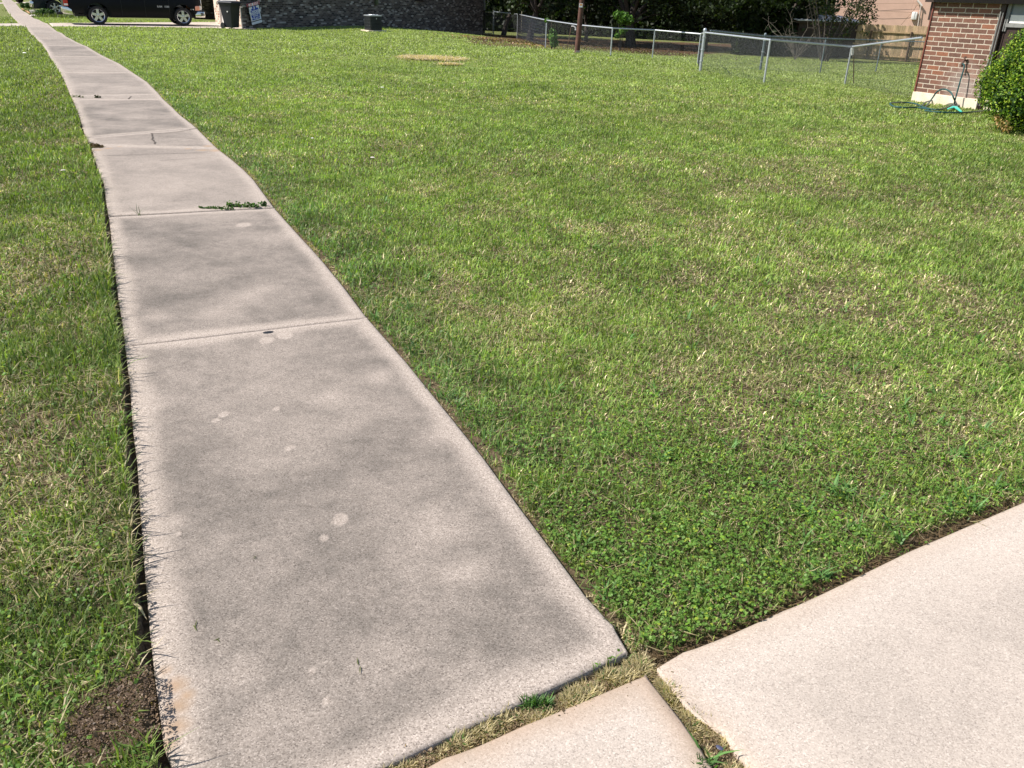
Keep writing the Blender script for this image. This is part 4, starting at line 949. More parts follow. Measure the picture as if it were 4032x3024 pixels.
    for s2_, xx in (('RAM', 2.60), ('1500', 2.90)): text(s2_, .105, M['badge'], t, Matrix.Translation((xx, -.984, .79)) @ Matrix.Rotation(R(90), 4, 'X'), 'badge_lettering', bold=.003)
    return t
make_pickup()
def make_suv(O, q, label, paint, r_=.36):
    t = empty('parked_car', O, q, label, 'car'); rw, fwx, Ra = 0.0, 2.75, .43
    xs = sorted(set(list(np.linspace(-.95, 3.65, 50))+list(np.linspace(-Ra, Ra, 21))+list(np.linspace(fwx-Ra, fwx+Ra, 21))))
    def zb_(x):
        for c in (rw, fwx):
            if abs(x-c) < Ra: return max(.30, r_+math.sqrt(max(0, Ra*Ra-(x-c)**2)))
        return .30
    zt_ = lambda x: 1.05 if x < 2.3 else 1.05-.14*((x-2.3)/1.35)**2
    body_shell(xs, zb_, zt_, .93, lambda z: 1-.12*((z-.7)/.5)**2, paint, 'body', t, .14)
    poly = [(-.90, 1.02), (-.72, 1.60), (-.4, 1.72), (1.3, 1.74), (1.65, 1.66), (2.45, 1.02)]; yw = [.88, .72, .68, .68, .70, .88]; m = MB(); vs = []
    for sy in (-1, 1): vs += [(x, sy*y, z) for (x, z), y in zip(poly, yw)]
    n = 6; m.add(vs, [tuple(range(n)), tuple(range(2*n-1, n-1, -1))]+[(i, (i+1) % n, n+(i+1) % n, n+i) for i in range(n)]); m.build('cabin', paint, t, False, .03)
    for sy in (-1, 1):
        for ps in ([(-.55, .865, 1.10), (.55, .865, 1.10), (.55, .715, 1.62), (-.42, .715, 1.62)], [(.63, .865, 1.10), (2.15, .865, 1.10), (1.62, .725, 1.60), (.63, .715, 1.62)]):
            m = MB(); m.add([(x, sy*y, z) for x, y, z in ps]+[(x, sy*(y-.02), z) for x, y, z in ps], [(0, 1, 2, 3), (7, 6, 5, 4), (0, 4, 5, 1), (1, 5, 6, 2), (2, 6, 7, 3), (3, 7, 4, 0)]); m.build('side_window', M['glass'], t)
        for x in (rw, fwx): wheel(t, x, sy*.80, r_, .235, sy, .23, spokes=6)
        m = MB(); m.box((-.86, sy*.80, .93), (.20, .20, .30)); m.build('taillight', M['lens_clear'], t, True, .02)
        m = MB(); m.box((-.86, sy*.802, .76), (.205, .20, .10)); m.build('reflector', M['lens_red'], t, True, .015)
        m = MB(); m.box((3.5, sy*.74, .72), (.22, .26, .16)); m.build('headlight', M['lens_clear'], t, True, .02)
    m = MB(); m.box((-.98, 0, .50), (.16, 1.66, .26)); m.build('rear_bumper', M['chrome'], t, True, .03)
    m = MB(); m.box((-.93, 0, .78), (.05, 1.2, .20)); m.build('tailgate_trim', M['chrome'], t, True, .01)
    m = MB(); m.box((3.62, 0, .48), (.14, 1.6, .26)); m.build('front_bumper', M['plastic'], t, True, .03)
    m = MB(); m.box((1.4, 0, .40), (4.0, 1.2, .24)); m.build('chassis', M['darkmetal'], t); return t
sw = G(222, 62, 0); qv = R(90-60)
lf = Vector((-math.sin(qv), math.cos(qv), 0)); make_suv(sw+lf*.8, qv, 'dark teal car parked just beyond the pickup, grey six-spoke wheel showing behind a juniper', M['paint_teal'])
p3_ = G(79, 12, 0); make_suv(p3_+Vector((math.cos(R(10)), -math.sin(R(10)), 0))*.8, R(80), 'dark car farthest up the street, only its tyres and underside in view', M['paint_navy'])
# ================================================================== FENCES
def diamond_mesh(m, A, B, zA0, zA1, zB0, zB1, cell=.062, wr=.0012):
    """chain-link wires between two posts"""
    Lh = (B-A).xy.length; H_ = ((zA1-zA0)+(zB1-zB0))/2; n = int(Lh/cell)+1; k = max(4, int(H_/cell))
    def pt(s_, h_):
        t_ = min(1, max(0, s_/Lh)); p = A.lerp(B, t_); z0 = zA0+(zB0-zA0)*t_; z1 = zA1+(zB1-zA1)*t_; return Vector((p.x, p.y, z0+(z1-z0)*h_))
    nd = Vector((-(B-A).y, (B-A).x, 0)).normalized()
    for i in range(n+1):
        for sgn in (0, 1):
            pts = [pt((i+(.5 if (j+sgn) % 2 else 0))*cell, j/k)+nd*(.002 if sgn else -.002) for j in range(k+1)]
            # flat zigzag wire, triangular section
            for a, b in zip(pts[:-1], pts[1:]):
                d = (b-a).normalized(); s1 = d.cross(nd).normalized()*wr; c = nd*wr
                nn = len(m.v); m.v += [tuple(a+s1-c*.5), tuple(a-s1-c*.5), tuple(a+c), tuple(b+s1-c*.5), tuple(b-s1-c*.5), tuple(b+c)]
                m.f += [[nn, nn+1, nn+4, nn+3], [nn+1, nn+2, nn+5, nn+4], [nn+2, nn, nn+3, nn+5]]
def post(parent, base, top, rad, mat, name='post', cap=True, ball=False):
    m = MB(); m.tube([base-up*.15, top], rad, 10)
    if cap: m.lathe([(rad*1.25, -.02), (rad*1.25, .01), (rad*.9, .035), (0, .05)], 10, Matrix.Translation(top))
    return m.build(name, mat, parent, True)
def chain_fence(label, posts, railmat, postmat, wiremat, big=(), extra_up=.05, skip=()):
    """posts: (base px, top px row) pairs, or (Vector base, height)"""
    f = empty('chain_link_fence', posts[0][0] if isinstance(posts[0][0], Vector) else G(*posts[0][0]), 0, label, 'fence'); f.location = (0, 0, 0)
    B_, T_ = [], []
    for p, tp in posts:
        if isinstance(p, Vector): b = p; t_ = p+up*tp
        else: b = G(*p); t_ = b+up*hgt(b, tp)
        B_.append(b); T_.append(t_)
    for i, (b, t_) in enumerate(zip(B_, T_)):
        if i in skip: continue
        post(f, b, t_+(up*.06 if i in big else up*0), .038 if i in big else .024, postmat, 'post', i in big)
        if i in big:
            for z in (.25, .55, .88): m = MB(); m.lathe([(.042, -.012), (.05, -.012), (.05, .012), (.042, .012)], 10, Matrix.Translation(b.lerp(t_, z)), closed=True); m.build('tension_band', M['galv'], f)
    m = MB(); m.tube([t_ for t_ in T_], .021, 10); m.build('top_rail', railmat, f, True)
    m = MB()
    for i in range(len(B_)-1):
        b0_, b1_ = B_[i], B_[i+1]; diamond_mesh(m, b0_, b1_, b0_.z+.02, T_[i].z+extra_up, b1_.z+.02, T_[i+1].z+extra_up)
    me_o = m.build('wire_mesh', wiremat, f); return f, B_, T_
f1, B1, T1 = chain_fence('long galvanised chain-link fence running from the gate past the utility pole', [((1943,135),46),((2035.8,150),56),((2148,186),80),((2276,201),99),((2404,218),111),((2568,231),119),((2746,252),134),((2757,278),128)], M['galv'], M['galv'], M['wire'], big=(0, 7), skip=(3,))
wtop = onplane(3642, 142, right_wall_a, Vector((-wdir.y, wdir.x, 0))); wbase = Vector((wtop.x, wtop.y, 0))
f2, B2, T2 = chain_fence('sagging chain-link fence running from the heavy corner post to the red brick wall', [((2757,278),128),((3008,325),157),((3326,332),184),(wbase+Vector((-.05,.0,-.03)), wtop.z)], M['galv'], M['galv'], M['wire'], skip=(0, 3))
f3, B3, T3 = chain_fence('darker back chain-link fence seen through the nearer one, before the wooden fence', [((2780,262),121),((2993,277),143),((3228,288),152),((3448,282),159),((3690,292),168)], M['galv_old'], M['galv_old'], M['wire'], big=(1,), skip=(0, 4))
# gate
gt = empty('chain_link_gate', G(1910, 134), 0, 'narrow chain-link gate between the brick house corner and the first fence post', 'gate'); gt.location = (0, 0, 0)
ga = Vector((C1.x, C1.y, C1.z))+sideA*.12; gb = B1[0].copy(); gd_ = (gb-ga); gb = ga+gd_*.86; zt_g = T1[0].z-.02
m = MB(); m.tube([ga+up*.06, Vector((ga.x, ga.y, zt_g+.05)), Vector((gb.x, gb.y, zt_g)), gb+up*.06, ga+up*.06], .022, 8); m.build('frame', M['galv'], gt, True)
m = MB(); diamond_mesh(m, ga, gb, ga.z+.07, zt_g, gb.z+.07, zt_g); m.build('wire_mesh', M['wire'], gt)
m = MB(); m.box(tuple(gb.lerp(B1[0], .5)+up*.62), (.14, .03, .04)); m.build('latch', M['galv'], gt)
# leaning props
def stick(name, a, b, r_, mat, label, cat, r2=None):
    m = MB(); m.tube([a, a.lerp(b, .5), b], [r_, r_, r2 or r_], 7); o = m.build(name, mat, None, True); return setp(o, label, cat)
M['oldwood'] = simple('old_wood', (.20, .13, .07), .9, var=.4); M['palewood'] = simple('pale_stake', (.50, .44, .32), .85, var=.25); M['rust'] = simple('rusty_bar', (.14, .085, .045), .8, var=.4)
a = G(3362, 330); t_ = B2[2]+up*hgt(B2[2], 190)+Vector((.04, -.03, 0)); stick('wooden_prop', a-up*.03, t_+up*.02, .014, M['oldwood'], 'thin brown stick propping the sagging fence rail near the brick wall', 'stick')
m = MB(); m.box((0, 0, 0), (.05, .04, .17), Matrix.Translation(t_-up*.07+Vector((-.02, -.03, 0))) @ Matrix.Rotation(R(-8), 4, 'Y')); o = m.build('rag', M['white'], None); setp(o, 'white rag tied where the fence rail sags lowest', 'rag')
a = G(2232, 193); stick('iron_bar', a-up*.05, a+Vector((.12, 0, hgt(a, 103))), .013, M['rust'], 'thin rusty bar leaning on the fence just left of the utility pole', 'bar')
m = MB(); q = a+Vector((.12, -.02, hgt(a, 103))); m.tube([q, q+Vector((.09, 0, .0)), q+Vector((.16, 0, -.05)), q+Vector((.17, 0, -.13))], [.02, .022, .028, .03], 8); o = m.build('white_spout', M['white'], None, True); setp(o, 'white plastic spout hooked over the rusty bar beside the utility pole', 'spout')
a = G(2168, 150); stick('garden_stake', a-up*.1, a+up*hgt(a, 48)+Vector((.03, 0, 0)), .022, M['palewood'], 'pale upright stake rising behind the leafy sapling', 'stake')
a = G(2052, 130); stick('garden_stake', a-up*.1, a+up*hgt(a, 40), .022, M['palewood'], 'pale short stake standing among the tree trunks nearer the gate', 'stake')
# ------------------------------------------------------------------ wooden fence
wA, wB = G(3290, 224), G(3700, 250); wd_ = (wB-wA); wL = wd_.xy.length; wu = Vector((wd_.x, wd_.y, 0)).normalized(); wo_ = Vector((wu.y, -wu.x, 0))
hw_ = hgt(G(3450, 240), 99)
wf = empty('wooden_fence', (0, 0, 0), 0, 'weathered dog-eared wooden picket fence below the pink wall', 'fence')
m = MB(); cols = []; s_ = 0
while s_ < wL:
    wd = rng.uniform(.115, .135)*hw_/1.8; z0 = wA.z+(wB.z-wA.z)*s_/wL; h_ = hw_*(1+rng.uniform(-.012, .012)); p = wA+wu*s_; t = .016; c = .025
    prof = [(0, z0+.02), (wd, z0+.02), (wd, z0+h_-c), (wd-c, z0+h_), (c, z0+h_), (0, z0+h_-c)]; off = rng.uniform(0, .008); n0_ = len(m.v)
    base = wA+wu*s_; fr_ = [base+wu*x+wo_*off for x, z in prof]
    vs = [(v.x, v.y, z) for v, (x, z) in zip(fr_, prof)]+[(v.x-wo_.x*t, v.y-wo_.y*t, z) for v, (x, z) in zip(fr_, prof)]
    m.add(vs, [tuple(range(6)), tuple(range(11, 5, -1))]+[(i, (i+1) % 6, 6+(i+1) % 6, 6+i) for i in range(6)])
    g_ = rng.random(); cc = np.array([.50, .36, .235])*(.65+.65*rng.random())*(1-g_*.3)+np.array([.05, .06, .02])*g_; cols += [cc]*12; s_ += wd+.004
o = m.build('pickets', M['wood'], wf); add_col(o, np.array(cols))
for fz in (.12, .43, .80):
    mm = MB(); a, b = wA+wo_*.035, wB+wo_*.035; q = math.atan2(wu.y, wu.x)
    mm.add([(a.x, a.y, a.z+hw_*fz-.035), (b.x, b.y, b.z+hw_*fz-.035), (b.x, b.y, b.z+hw_*fz+.035), (a.x, a.y, a.z+hw_*fz+.035)]+[(p_.x+wo_.x*.04, p_.y+wo_.y*.04, p_.z+hw_*fz+dz) for p_, dz in ((a, -.035), (b, -.035), (b, .035), (a, .035))], [(0, 1, 2, 3), (7, 6, 5, 4), (0, 4, 5, 1), (1, 5, 6, 2), (2, 6, 7, 3), (3, 7, 4, 0)])
    o = mm.build('rail', M['wood'], wf); add_col(o, np.tile([.42, .31, .18], (8, 1)))
for px_ in (3300, 3412, 3568, 3690):
    t = along(wA, wu, 99999) if False else None
    best = min(np.linspace(0, wL, 400), key=lambda s2: abs(proj(wA+wu*s2)[0]-px_)); p = wA+wd_*(best/wL)+wo_*.12
    mm = MB(); mm.box((p.x, p.y, p.z+hw_*.40), (.09, .09, hw_*.86)); o = mm.build('post', M['wood'], wf); add_col(o, np.tile([.11, .075, .05], (8, 1)))
# ------------------------------------------------------------------ pink stucco building with its service gear
sA = G(3560, 240)+Vector((.0, 7, 0)); su = (wdir*-1); su = Vector((math.sin(R(-62)), math.cos(R(-62)), 0)); sn = Vector((su.y, -su.x, 0)); sn = sn if sn.y < 0 else -sn
pb = empty('stucco_building', (0, 0, 0), 0, 'plain pink stucco building behind the wooden fence', 'building')
q = math.atan2(su.y, su.x); uR = -su if (-su).x > 0 else su
tl = min(np.linspace(-20, 20, 800), key=lambda k_: abs(proj(sA+uR*k_+up*.5)[0]-3262)); c = sA+uR*(tl+13)-sn*4
m = MB(); m.box((0, 0, 2.0), (26, 8, 6.0), Matrix.Translation((c.x, c.y, -1)) @ Matrix.Rotation(q, 4, 'Z')); m.build('wall', M['stucco'], pb)
m = MB(); m.box((0, 0, 4.1), (27, 9, .25), Matrix.Translation((c.x, c.y, 0)) @ Matrix.Rotation(q, 4, 'Z')); m.build('roof', M['roof'], pb)
def sp(px_, py_, off=.03): return onplane(px_, py_, sA+sn*off, sn)
mast = [sp(3613, 108, .12), sp(3626, 20, .12), sp(3622, 8, .12), sp(3614, 4, .16)]
m = MB(); m.tube([Vector((mast[0].x, mast[0].y, -1))]+mast, .025, 8); m.tube([sp(3612, 2, .14), sp(3620, 10, .14), sp(3630, 24, .14)], .06, 8); o = m.build('service_mast', M['cream'], None, True); setp(o, 'cream conduit mast with weatherhead against the pink stucco wall', 'conduit')
p = sp(3600, 62, .10); m = MB(); m.box((0, 0, 0), (.30, .16, .42), Matrix.Translation(p) @ Matrix.Rotation(q, 4, 'Z')); m.build('x', None) if False else None
o = m.build('meter_box', M['white'], None, True, .05); setp(o, 'rounded white meter box on the pink stucco wall beside the conduit', 'meter box')
def cable(pts, label, r_=.012, sag=0):
    r_ *= .6
    m = MB(); m.tube(pts, r_, 5); o = m.build('service_cable', M['oldcable'] if 'oldcable' in M else M['rust'], None, True); setp(o, label, 'cable', 'cables on the stucco wall')
cable([sp(3380, 15, .2), sp(3500, 14, .16), sp(3618, 12, .14)], 'upper level cable strung across the pink wall', .010)
cable([sp(3290, 38, .3), sp(3420, 41, .2), sp(3460, 43, .2), sp(3550, 47, .16), sp(3590, 49, .12)], 'lower cable crossing the pink wall to the meter box', .012)
cable([sp(3618, 12, .14), sp(3590, 50, .3), sp(3548, 98, .6)], 'thick dark cable slanting from the weatherhead down to the picket tops', .016)
cable([sp(3600, 0, .1), sp(3592, 22, .1), sp(3588, 50, .1), sp(3584, 66, .08), sp(3592, 74, .08)], 'thin cable hanging beside the white meter box', .006)
# shed
sh = empty('shed', (0, 0, 0), 0, 'low dark shed with a white sheet-metal roof among the trees by the wooden fence', 'shed')
sa, sb = G(3120, 222), G(3372, 229); sb2 = sb+wo_*.0; shu = Vector(((sb-sa).x, (sb-sa).y, 0)).normalized(); shn = Vector((-shu.y, shu.x, 0)); shn = shn if shn.y > 0 else -shn
h1 = hgt(sb, 86); zz = sb.z+h1; cs = (sa+sb)/2+shn*1.6; lenS = (sb-sa).xy.length; q2 = math.atan2(shu.y, shu.x)
m = MB(); m.box((0, 0, 0), (lenS-.25, 3.0, h1-.1), Matrix.Translation((cs.x, cs.y, sb.z+(h1-.1)/2)) @ Matrix.Rotation(q2, 4, 'Z')); m.build('wall', M['darkbrown'], sh)
m = MB(); m.box((0, 0, 0), (lenS+.1, 3.3, .10), Matrix.Translation((cs.x, cs.y, zz+.03)) @ Matrix.Rotation(q2, 4, 'Z') @ Matrix.Rotation(R(4), 4, 'X')); m.build('fascia', M['darkbrown'], sh)
m = MB(); m.box((0, 0, 0), (lenS+.14, 3.32, .03), Matrix.Translation((cs.x, cs.y, zz+.10)) @ Matrix.Rotation(q2, 4, 'Z') @ Matrix.Rotation(R(4), 4, 'X'))
for k in range(12): m.box((-lenS/2+lenS*k/11, 0, .03), (.03, 3.3, .03), Matrix.Translation((cs.x, cs.y, zz+.10)) @ Matrix.Rotation(q2, 4, 'Z') @ Matrix.Rotation(R(4), 4, 'X'))
m.build('roof', M['metalroof'], sh)
# ================================================================== RIGHT HOUSE
hR = empty('red_brick_house', (0, 0, 0), 0, 'red-brown brick house corner with cream foundation and red corner trim', 'house')
wnr = -wn                                                   # outward normal of the visible wall
def wp_(px_, py_, off=0): return onplane(px_, py_, right_wall_a+wnr*off, wnr)
zbr = wp_(3599, 360).z; ztop = wp_(3678, 8).z
tE = (wp_(3942, 40)-right_wall_a).xy.length
M['brickR'] = brickmat('red_brown_brick', tE/5.12, (ztop-zbr)/19.0, .0145, brick_specR, (.60, .52, .42), .32, stain=(tuple(wp_(3790, 345)), .38))
A0 = Vector((right_wall_a.x, right_wall_a.y, 0)); E0 = A0+wdir*tE; F0 = A0+wdir*12; zr = ztop+.42
UVZ[0] = -zbr+40*(ztop-zbr)/19.0
build_wall('wall', [(A0, E0, zbr, ztop, 40*tE/5.12), (E0, E0+wn*.10, zbr, ztop+.4, 1), (A0+wn*9, A0, zbr-.4, zr, 0), (E0+wn*.10, F0+wn*.10, zbr-.2, .75, 5), (F0+wn*.10, F0+wn*9, -.4, zr, 0), (F0+wn*9, A0+wn*9, -.4, zr, 0)], M['brickR'], hR)
mid = A0+wdir*(tE/2); flat_box('foundation', M['found'], hR, Vector((mid.x, mid.y, (zbr-.35)/2))+wnr*.015, wdir, (tE+.05, .06, zbr+.35), .006)
mid = E0+wdir*4.6; flat_box('foundation', M['found'], hR, Vector((mid.x, mid.y, (zbr-.35)/2))+wn*.08, wdir, (9, .06, zbr+.35))
flat_box('corner_board', M['redbrown'], hR, Vector((A0.x, A0.y, (zbr+ztop)/2))-wdir*.013+wn*.01, wdir, (.026, .07, ztop-zbr))
flat_box('frieze', M['darkbrown'], hR, Vector(((A0+F0)/2).to_tuple())+up*(ztop+.22)+wnr*.06, wdir, (12.3, .10, .44))
p = wp_(3655, 50, .02); flat_box('barge_board', M['darkbrown'], hR, Vector((A0.x, A0.y, ztop-.0))-wdir*.065+wn*.05, wdir, (.05, .10, .62))
flat_box('soffit', M['darkbrown'], hR, Vector(((A0+F0)/2).to_tuple())+up*(ztop+.46)+wn*4, wdir, (12.2, 9.0, .06))
hip('roof', [A0-wdir*.1, F0, F0+wn*9, A0-wdir*.1+wn*9], ztop+.5, 1.9, M['roof'], hR, .04)
# window bay beyond the brick: dark door jamb, glass, white blind
off = .07
def bp_(px_, py_): return onplane(px_, py_, A0+wn*off, wnr)
j = E0+wn*.05; flat_box('jamb', M['darkbrown'], hR, Vector((j.x, j.y, (ztop+zbr)/2))+wdir*.045, wdir, (.085, .13, ztop-zbr+.5))
w0 = E0+wn*off+wdir*.13; wl = 2.2; wc = w0+wdir*(wl/2); wz0 = bp_(3990, 100).z
g_ = flat_box('window', M['glass_b'] if 'glass_b' in M else M['glass'], hR, Vector((wc.x, wc.y, (wz0+ztop+.4)/2)), wdir, (wl, .03, ztop+.4-wz0))
flat_box('frame', M['greypaint'], g_, Vector((w0.x, w0.y, (wz0+ztop)/2+.1))+wnr*.02, wdir, (.06, .06, ztop-wz0+.4)); flat_box('frame', M['greypaint'], g_, Vector((wc.x, wc.y, wz0))+wnr*.02, wdir, (wl, .07, .06))
flat_box('blind', M['white'], g_, Vector((wc.x, wc.y, wz0+.10))+wnr*.022, wdir, (wl-.1, .012, .13))
flat_box('siding', M['darkbrown'], hR, Vector((wc.x, wc.y, (wz0+.75)/2))+wnr*.0, wdir, (wl+.5, .04, abs(wz0-.75)+.02))
m = MB(); pb_ = E0+wnr*.06+wdir*.045; m.tube([(pb_.x, pb_.y, zbr-.1), (pb_.x, pb_.y, wp_(3950, 45, .05).z)], .013, 8); pb2 = pb_+wdir*.05; m.tube([(pb2.x, pb2.y, zbr-.1), (pb2.x, pb2.y, wp_(3954, 50, .05).z)], .009, 8)
m.build('conduit', M['greypaint'], hR, True)
# tap, hose, sprinkler
tp = wp_(3806, 238, 0); tap = empty('garden_tap', tp, math.atan2(wnr.y, wnr.x), 'old brass tap with round handle sticking out of the red brick wall', 'tap')
m = MB(); m.tube([(0, 0, 0), (.05, 0, 0), (.085, 0, -.01), (.10, 0, -.05)], [.016, .016, .018, .014], 10); m.build('spout', M['brass'], tap, True)
m = MB(); m.lathe([(.008, 0), (.026, .002), (.030, .008), (.026, .014), (.008, .014)], 14, Matrix.Translation((.055, 0, .045)) @ Matrix.Rotation(R(35), 4, 'Y'), closed=True); m.tube([(.055, 0, .0), (.058, 0, .05)], .007, 8); m.build('handle', M['brass'], tap, True)
def smooth_path(pts, k=6):
    pts = [Vector(p) for p in pts]; out_ = []
    for i in range(len(pts)-1):
        p0, p1, p2, p3 = pts[max(i-1, 0)], pts[i], pts[i+1], pts[min(i+2, len(pts)-1)]
        for j in range(k):
            t = j/k; out_.append(.5*((2*p1)+(p2-p0)*t+(2*p0-5*p1+4*p2-p3)*t*t+(3*p1-p0-3*p2+p3)*t**3))
    out_.append(pts[-1]); return out_
start = tp+wnr*.10-up*.05
hz = lambda a, b, z=.02: G(a, b)+up*z
hang = [start, wp_(3797, 262, .13), wp_(3785, 305, .17), wp_(3771, 355, .20), wp_(3759, 398, .22), hz(3750, 418, .03), hz(3700, 436), hz(3645, 430), hz(3600, 412), hz(3550, 408), hz(3503, 418, .05), hz(3520, 424), hz(3560, 428), hz(3610, 428), hz(3660, 436)]
hs = empty('garden_hose', hz(3650, 420, 0), 0, 'dark green garden hose hanging from the tap and looping over the grass', 'hose'); hs.location = (0, 0, 0)
m = MB(); m.tube(smooth_path(hang), .0135, 8); m.build('hanging_run', M['hose'], hs, True)
arc = [hz(3640, 428), hz(3656, 412, .03), wp_(3672, 385, .25), wp_(3690, 361, .25), wp_(3716, 351, .25), wp_(3742, 362, .25), wp_(3756, 388, .25), hz(3760, 415, .03), hz(3748, 432)]
m = MB(); m.tube(smooth_path(arc), .0145, 8); m.build('arched_loop', M['hose'], hs, True)
gl = [hz(3626, 424), hz(3645, 408, .03), hz(3690, 405, .05), hz(3740, 408, .05), hz(3775, 418, .03), hz(3748, 426), hz(3765, 412, .05), hz(3800, 405, .07), hz(3850, 416, .06), hz(3900, 430), hz(3860, 442), hz(3790, 448), hz(3700, 447), hz(3640, 440)]
m = MB(); m.tube(smooth_path(gl), .0135, 8); m.build('ground_coil', M['hose'], hs, True)
m = MB(); a = start; m.tube([a+up*.01, a-up*.06], .020, 10); m.build('coupling', M['brass'], hs, True)
spk = empty('lawn_sprinkler', G(3757, 440), 0, 'small turquoise plastic sprinkler lying beside the hose', 'sprinkler'); spk.location = (0, 0, 0)
m = MB(); a, b, c = hz(3730, 438, .03), hz(3757, 433, .05), hz(3783, 449, .03); nrm2 = up*.012
def blade_poly(p, q_, w1_, w2_):
    d = (q_-p).normalized(); s2 = d.cross(up).normalized(); m.add([p+s2*w1_, p-s2*w1_, q_-s2*w2_, q_+s2*w2_]+[v+up*.015 for v in (p+s2*w1_, p-s2*w1_, q_-s2*w2_, q_+s2*w2_)], [(0, 1, 2, 3), (7, 6, 5, 4), (0, 4, 5, 1), (1, 5, 6, 2), (2, 6, 7, 3), (3, 7, 4, 0)])
blade_poly(a, b, .012, .04); m.build('base', M['turq'], spk, False, .003)
m = MB(); blade_poly(b, c, .035, .014); m.build('arm', M['turq'], spk, False, .003)
# ================================================================== UTILITY POLE
pbase = G(2272, 208); pw_ = 17.5/((proj(pbase+up*0)[1]-proj(pbase+up*1.0)[1]))/1.0
px1 = proj(pbase+Vector((.1, 0, 0)))[0]-proj(pbase)[0]; prad = 9.6/px1*.1
pole = empty('utility_pole', pbase, 0, 'dark brown wooden utility pole standing in front of the chain-link fence', 'utility pole')
lean = Vector((.035, .0, 1)).normalized()
m = MB(); m.tube([Vector((0, 0, -.3)), Vector((0, 0, .05)), lean*1.5, lean*4, lean*9], [prad*1.12, prad*1.1, prad*.97, prad*.9, prad*.7], 24); m.build('shaft', M['pole'], pole, True)
m = MB(); hh = hgt(pbase, 21); m.box((lean.x*hh-.02, -prad*.95-.004, hh), (.115, .008, .115)); tg = m.build('pole_tag', M['signwhite'], pole)
m = MB(); m.box((lean.x*hh-.02, -prad*.95-.0095, hh+.018), (.085, .003, .045)); m.build('orange_band', simple('orange_ink', (.75, .30, .06), .5), tg)
m = MB(); m.box((.02, -prad-.03, .02), (.14, .06, .10)); m.build('base_block', M['found_d'], pole, False, .01)
m = MB(); m.box((lean.x*8.3, 0, 8.3), (2.2, .1, .12)); m.build('cross_arm', M['pole'], pole)
# ================================================================== TREES AND PLANTS
def jit(n, s): return rng.normal(0, s, (n, 3))
def crown(name, parent, blobs, n, size, cols_, mat=None, elong=1.2, shell=.55):
    T = Tufts(); tot = sum(b[3]**2 for b in blobs)
    for (x, y, z, r_) in blobs:
        k = int(n*r_*r_/tot); d = rng.normal(size=(k, 3)); d /= np.linalg.norm(d, axis=1)[:, None]; rad = r_*(shell+(1-shell)*rng.random(k)**.5)*(1+.25*(fbm(d[:, 0]*3+x, d[:, 1]*3+z, 1.0, 91)-.5)*2)
        P = np.array([x, y, z])+d*rad[:, None]*np.array([1, 1, .85]); c = np.array(cols_)[rng.integers(0, len(cols_), k)]*(.65+.7*rng.random((k, 1)))*(.75+.5*fbm(P[:, 0], P[:, 2]+P[:, 1], 1.6, 93))[:, None]
        T.leaves(P, size*rng.uniform(.6, 1.5, k), d+jit(k, .7), c, elong)
    return T.build(name, mat or M['leaf'], parent)
def limbs(name, parent, segs, mat):
    m = MB()
    for pts, rad in segs: m.tube(smooth_path(pts, 3), list(np.interp(np.linspace(0, len(pts)-1, (len(pts)-1)*3+1), range(len(pts)), rad)), 8)
    return m.build(name, mat, parent, True)
dk = [(.022, .040, .013), (.032, .055, .015), (.045, .065, .022), (.018, .030, .014)]
def oak(base, r_, label, h=5.5, spread=4.2, n=9000, leanv=(0, 0), low=1.6, fork=1.5, seed=0, drop=(), cols_=dk):
    t = empty('oak_tree', base, 0, label, 'tree'); rr_ = np.random.default_rng(seed); lx, ly = leanv
    segs = [([(0, 0, -.3), (lx*.3, ly*.3, fork*.5), (lx*.7, ly*.7, fork)], [r_*1.35, r_, r_*.9])]
    top = Vector((lx*.7, ly*.7, fork)); nb = 5; blobs = []
    for k in range(nb):
        a = 2*math.pi*k/nb+rr_.random(); R_ = spread*(.45+.35*rr_.random()); e_ = Vector((lx+R_*math.cos(a), ly+R_*math.sin(a), h*(.62+.3*rr_.random())))
        m1 = top.lerp(e_, .4)+Vector((0, 0, .35)); segs.append(([top, m1, e_], [r_*.6, r_*.35, r_*.1])); blobs.append((e_.x, e_.y, e_.z, spread*.42))
        for _ in range(2):
            e2 = e_+Vector((rr_.normal(0, 1), rr_.normal(0, 1), rr_.normal(-.3, .5))); segs.append(([m1, m1.lerp(e2, .6)+Vector((0, 0, .2)), e2], [r_*.25, r_*.15, r_*.04])); blobs.append((e2.x, e2.y, e2.z, spread*.30))
    blobs.append((lx, ly, h, spread*.5))
    for (dx, dy, dz, r2) in drop:
        blobs.append((dx, dy, dz, r2)); segs.append(([top, top.lerp(Vector((dx, dy, dz)), .55)+Vector((0, 0, .35)), Vector((dx, dy, dz))], [r_*.25, r_*.12, r_*.04]))
    limbs('trunk', t, segs, M['bark']); crown('crown', t, blobs, n, .15, cols_); return t
oak(G(2505, 190)+Vector((0, 2.5, 0)), .27, 'thick forked oak trunk rising behind the fence right of the leafy shrub', 5.5, 4.4, 9000, (-.3, 0), fork=1.15, seed=1, drop=((1.4, -.6, 1.9, .7), (2.4, -.3, 1.6, .7), (-1.6, .5, 2.2, .7)))
oak(G(2085, 160)+Vector((0, 3.5, 0)), .17, 'dark oak trunk in deep shade between the gate and the utility pole', 5.2, 3.6, 8000, (.5, 0), fork=1.3, seed=2, drop=((-.8, -.8, 1.7, .6), (1.0, -.9, 1.55, .6), (2.2, -.4, 1.8, .7)))
oak(G(1975, 142)+Vector((0, 3.5, 0)), .15, 'leaning shaded oak directly behind the chain-link gate', 5.0, 3.2, 7000, (.7, .4), fork=1.3, seed=3, drop=((.4, -.8, 1.8, .5), (1.4, -.4, 1.7, .6)))
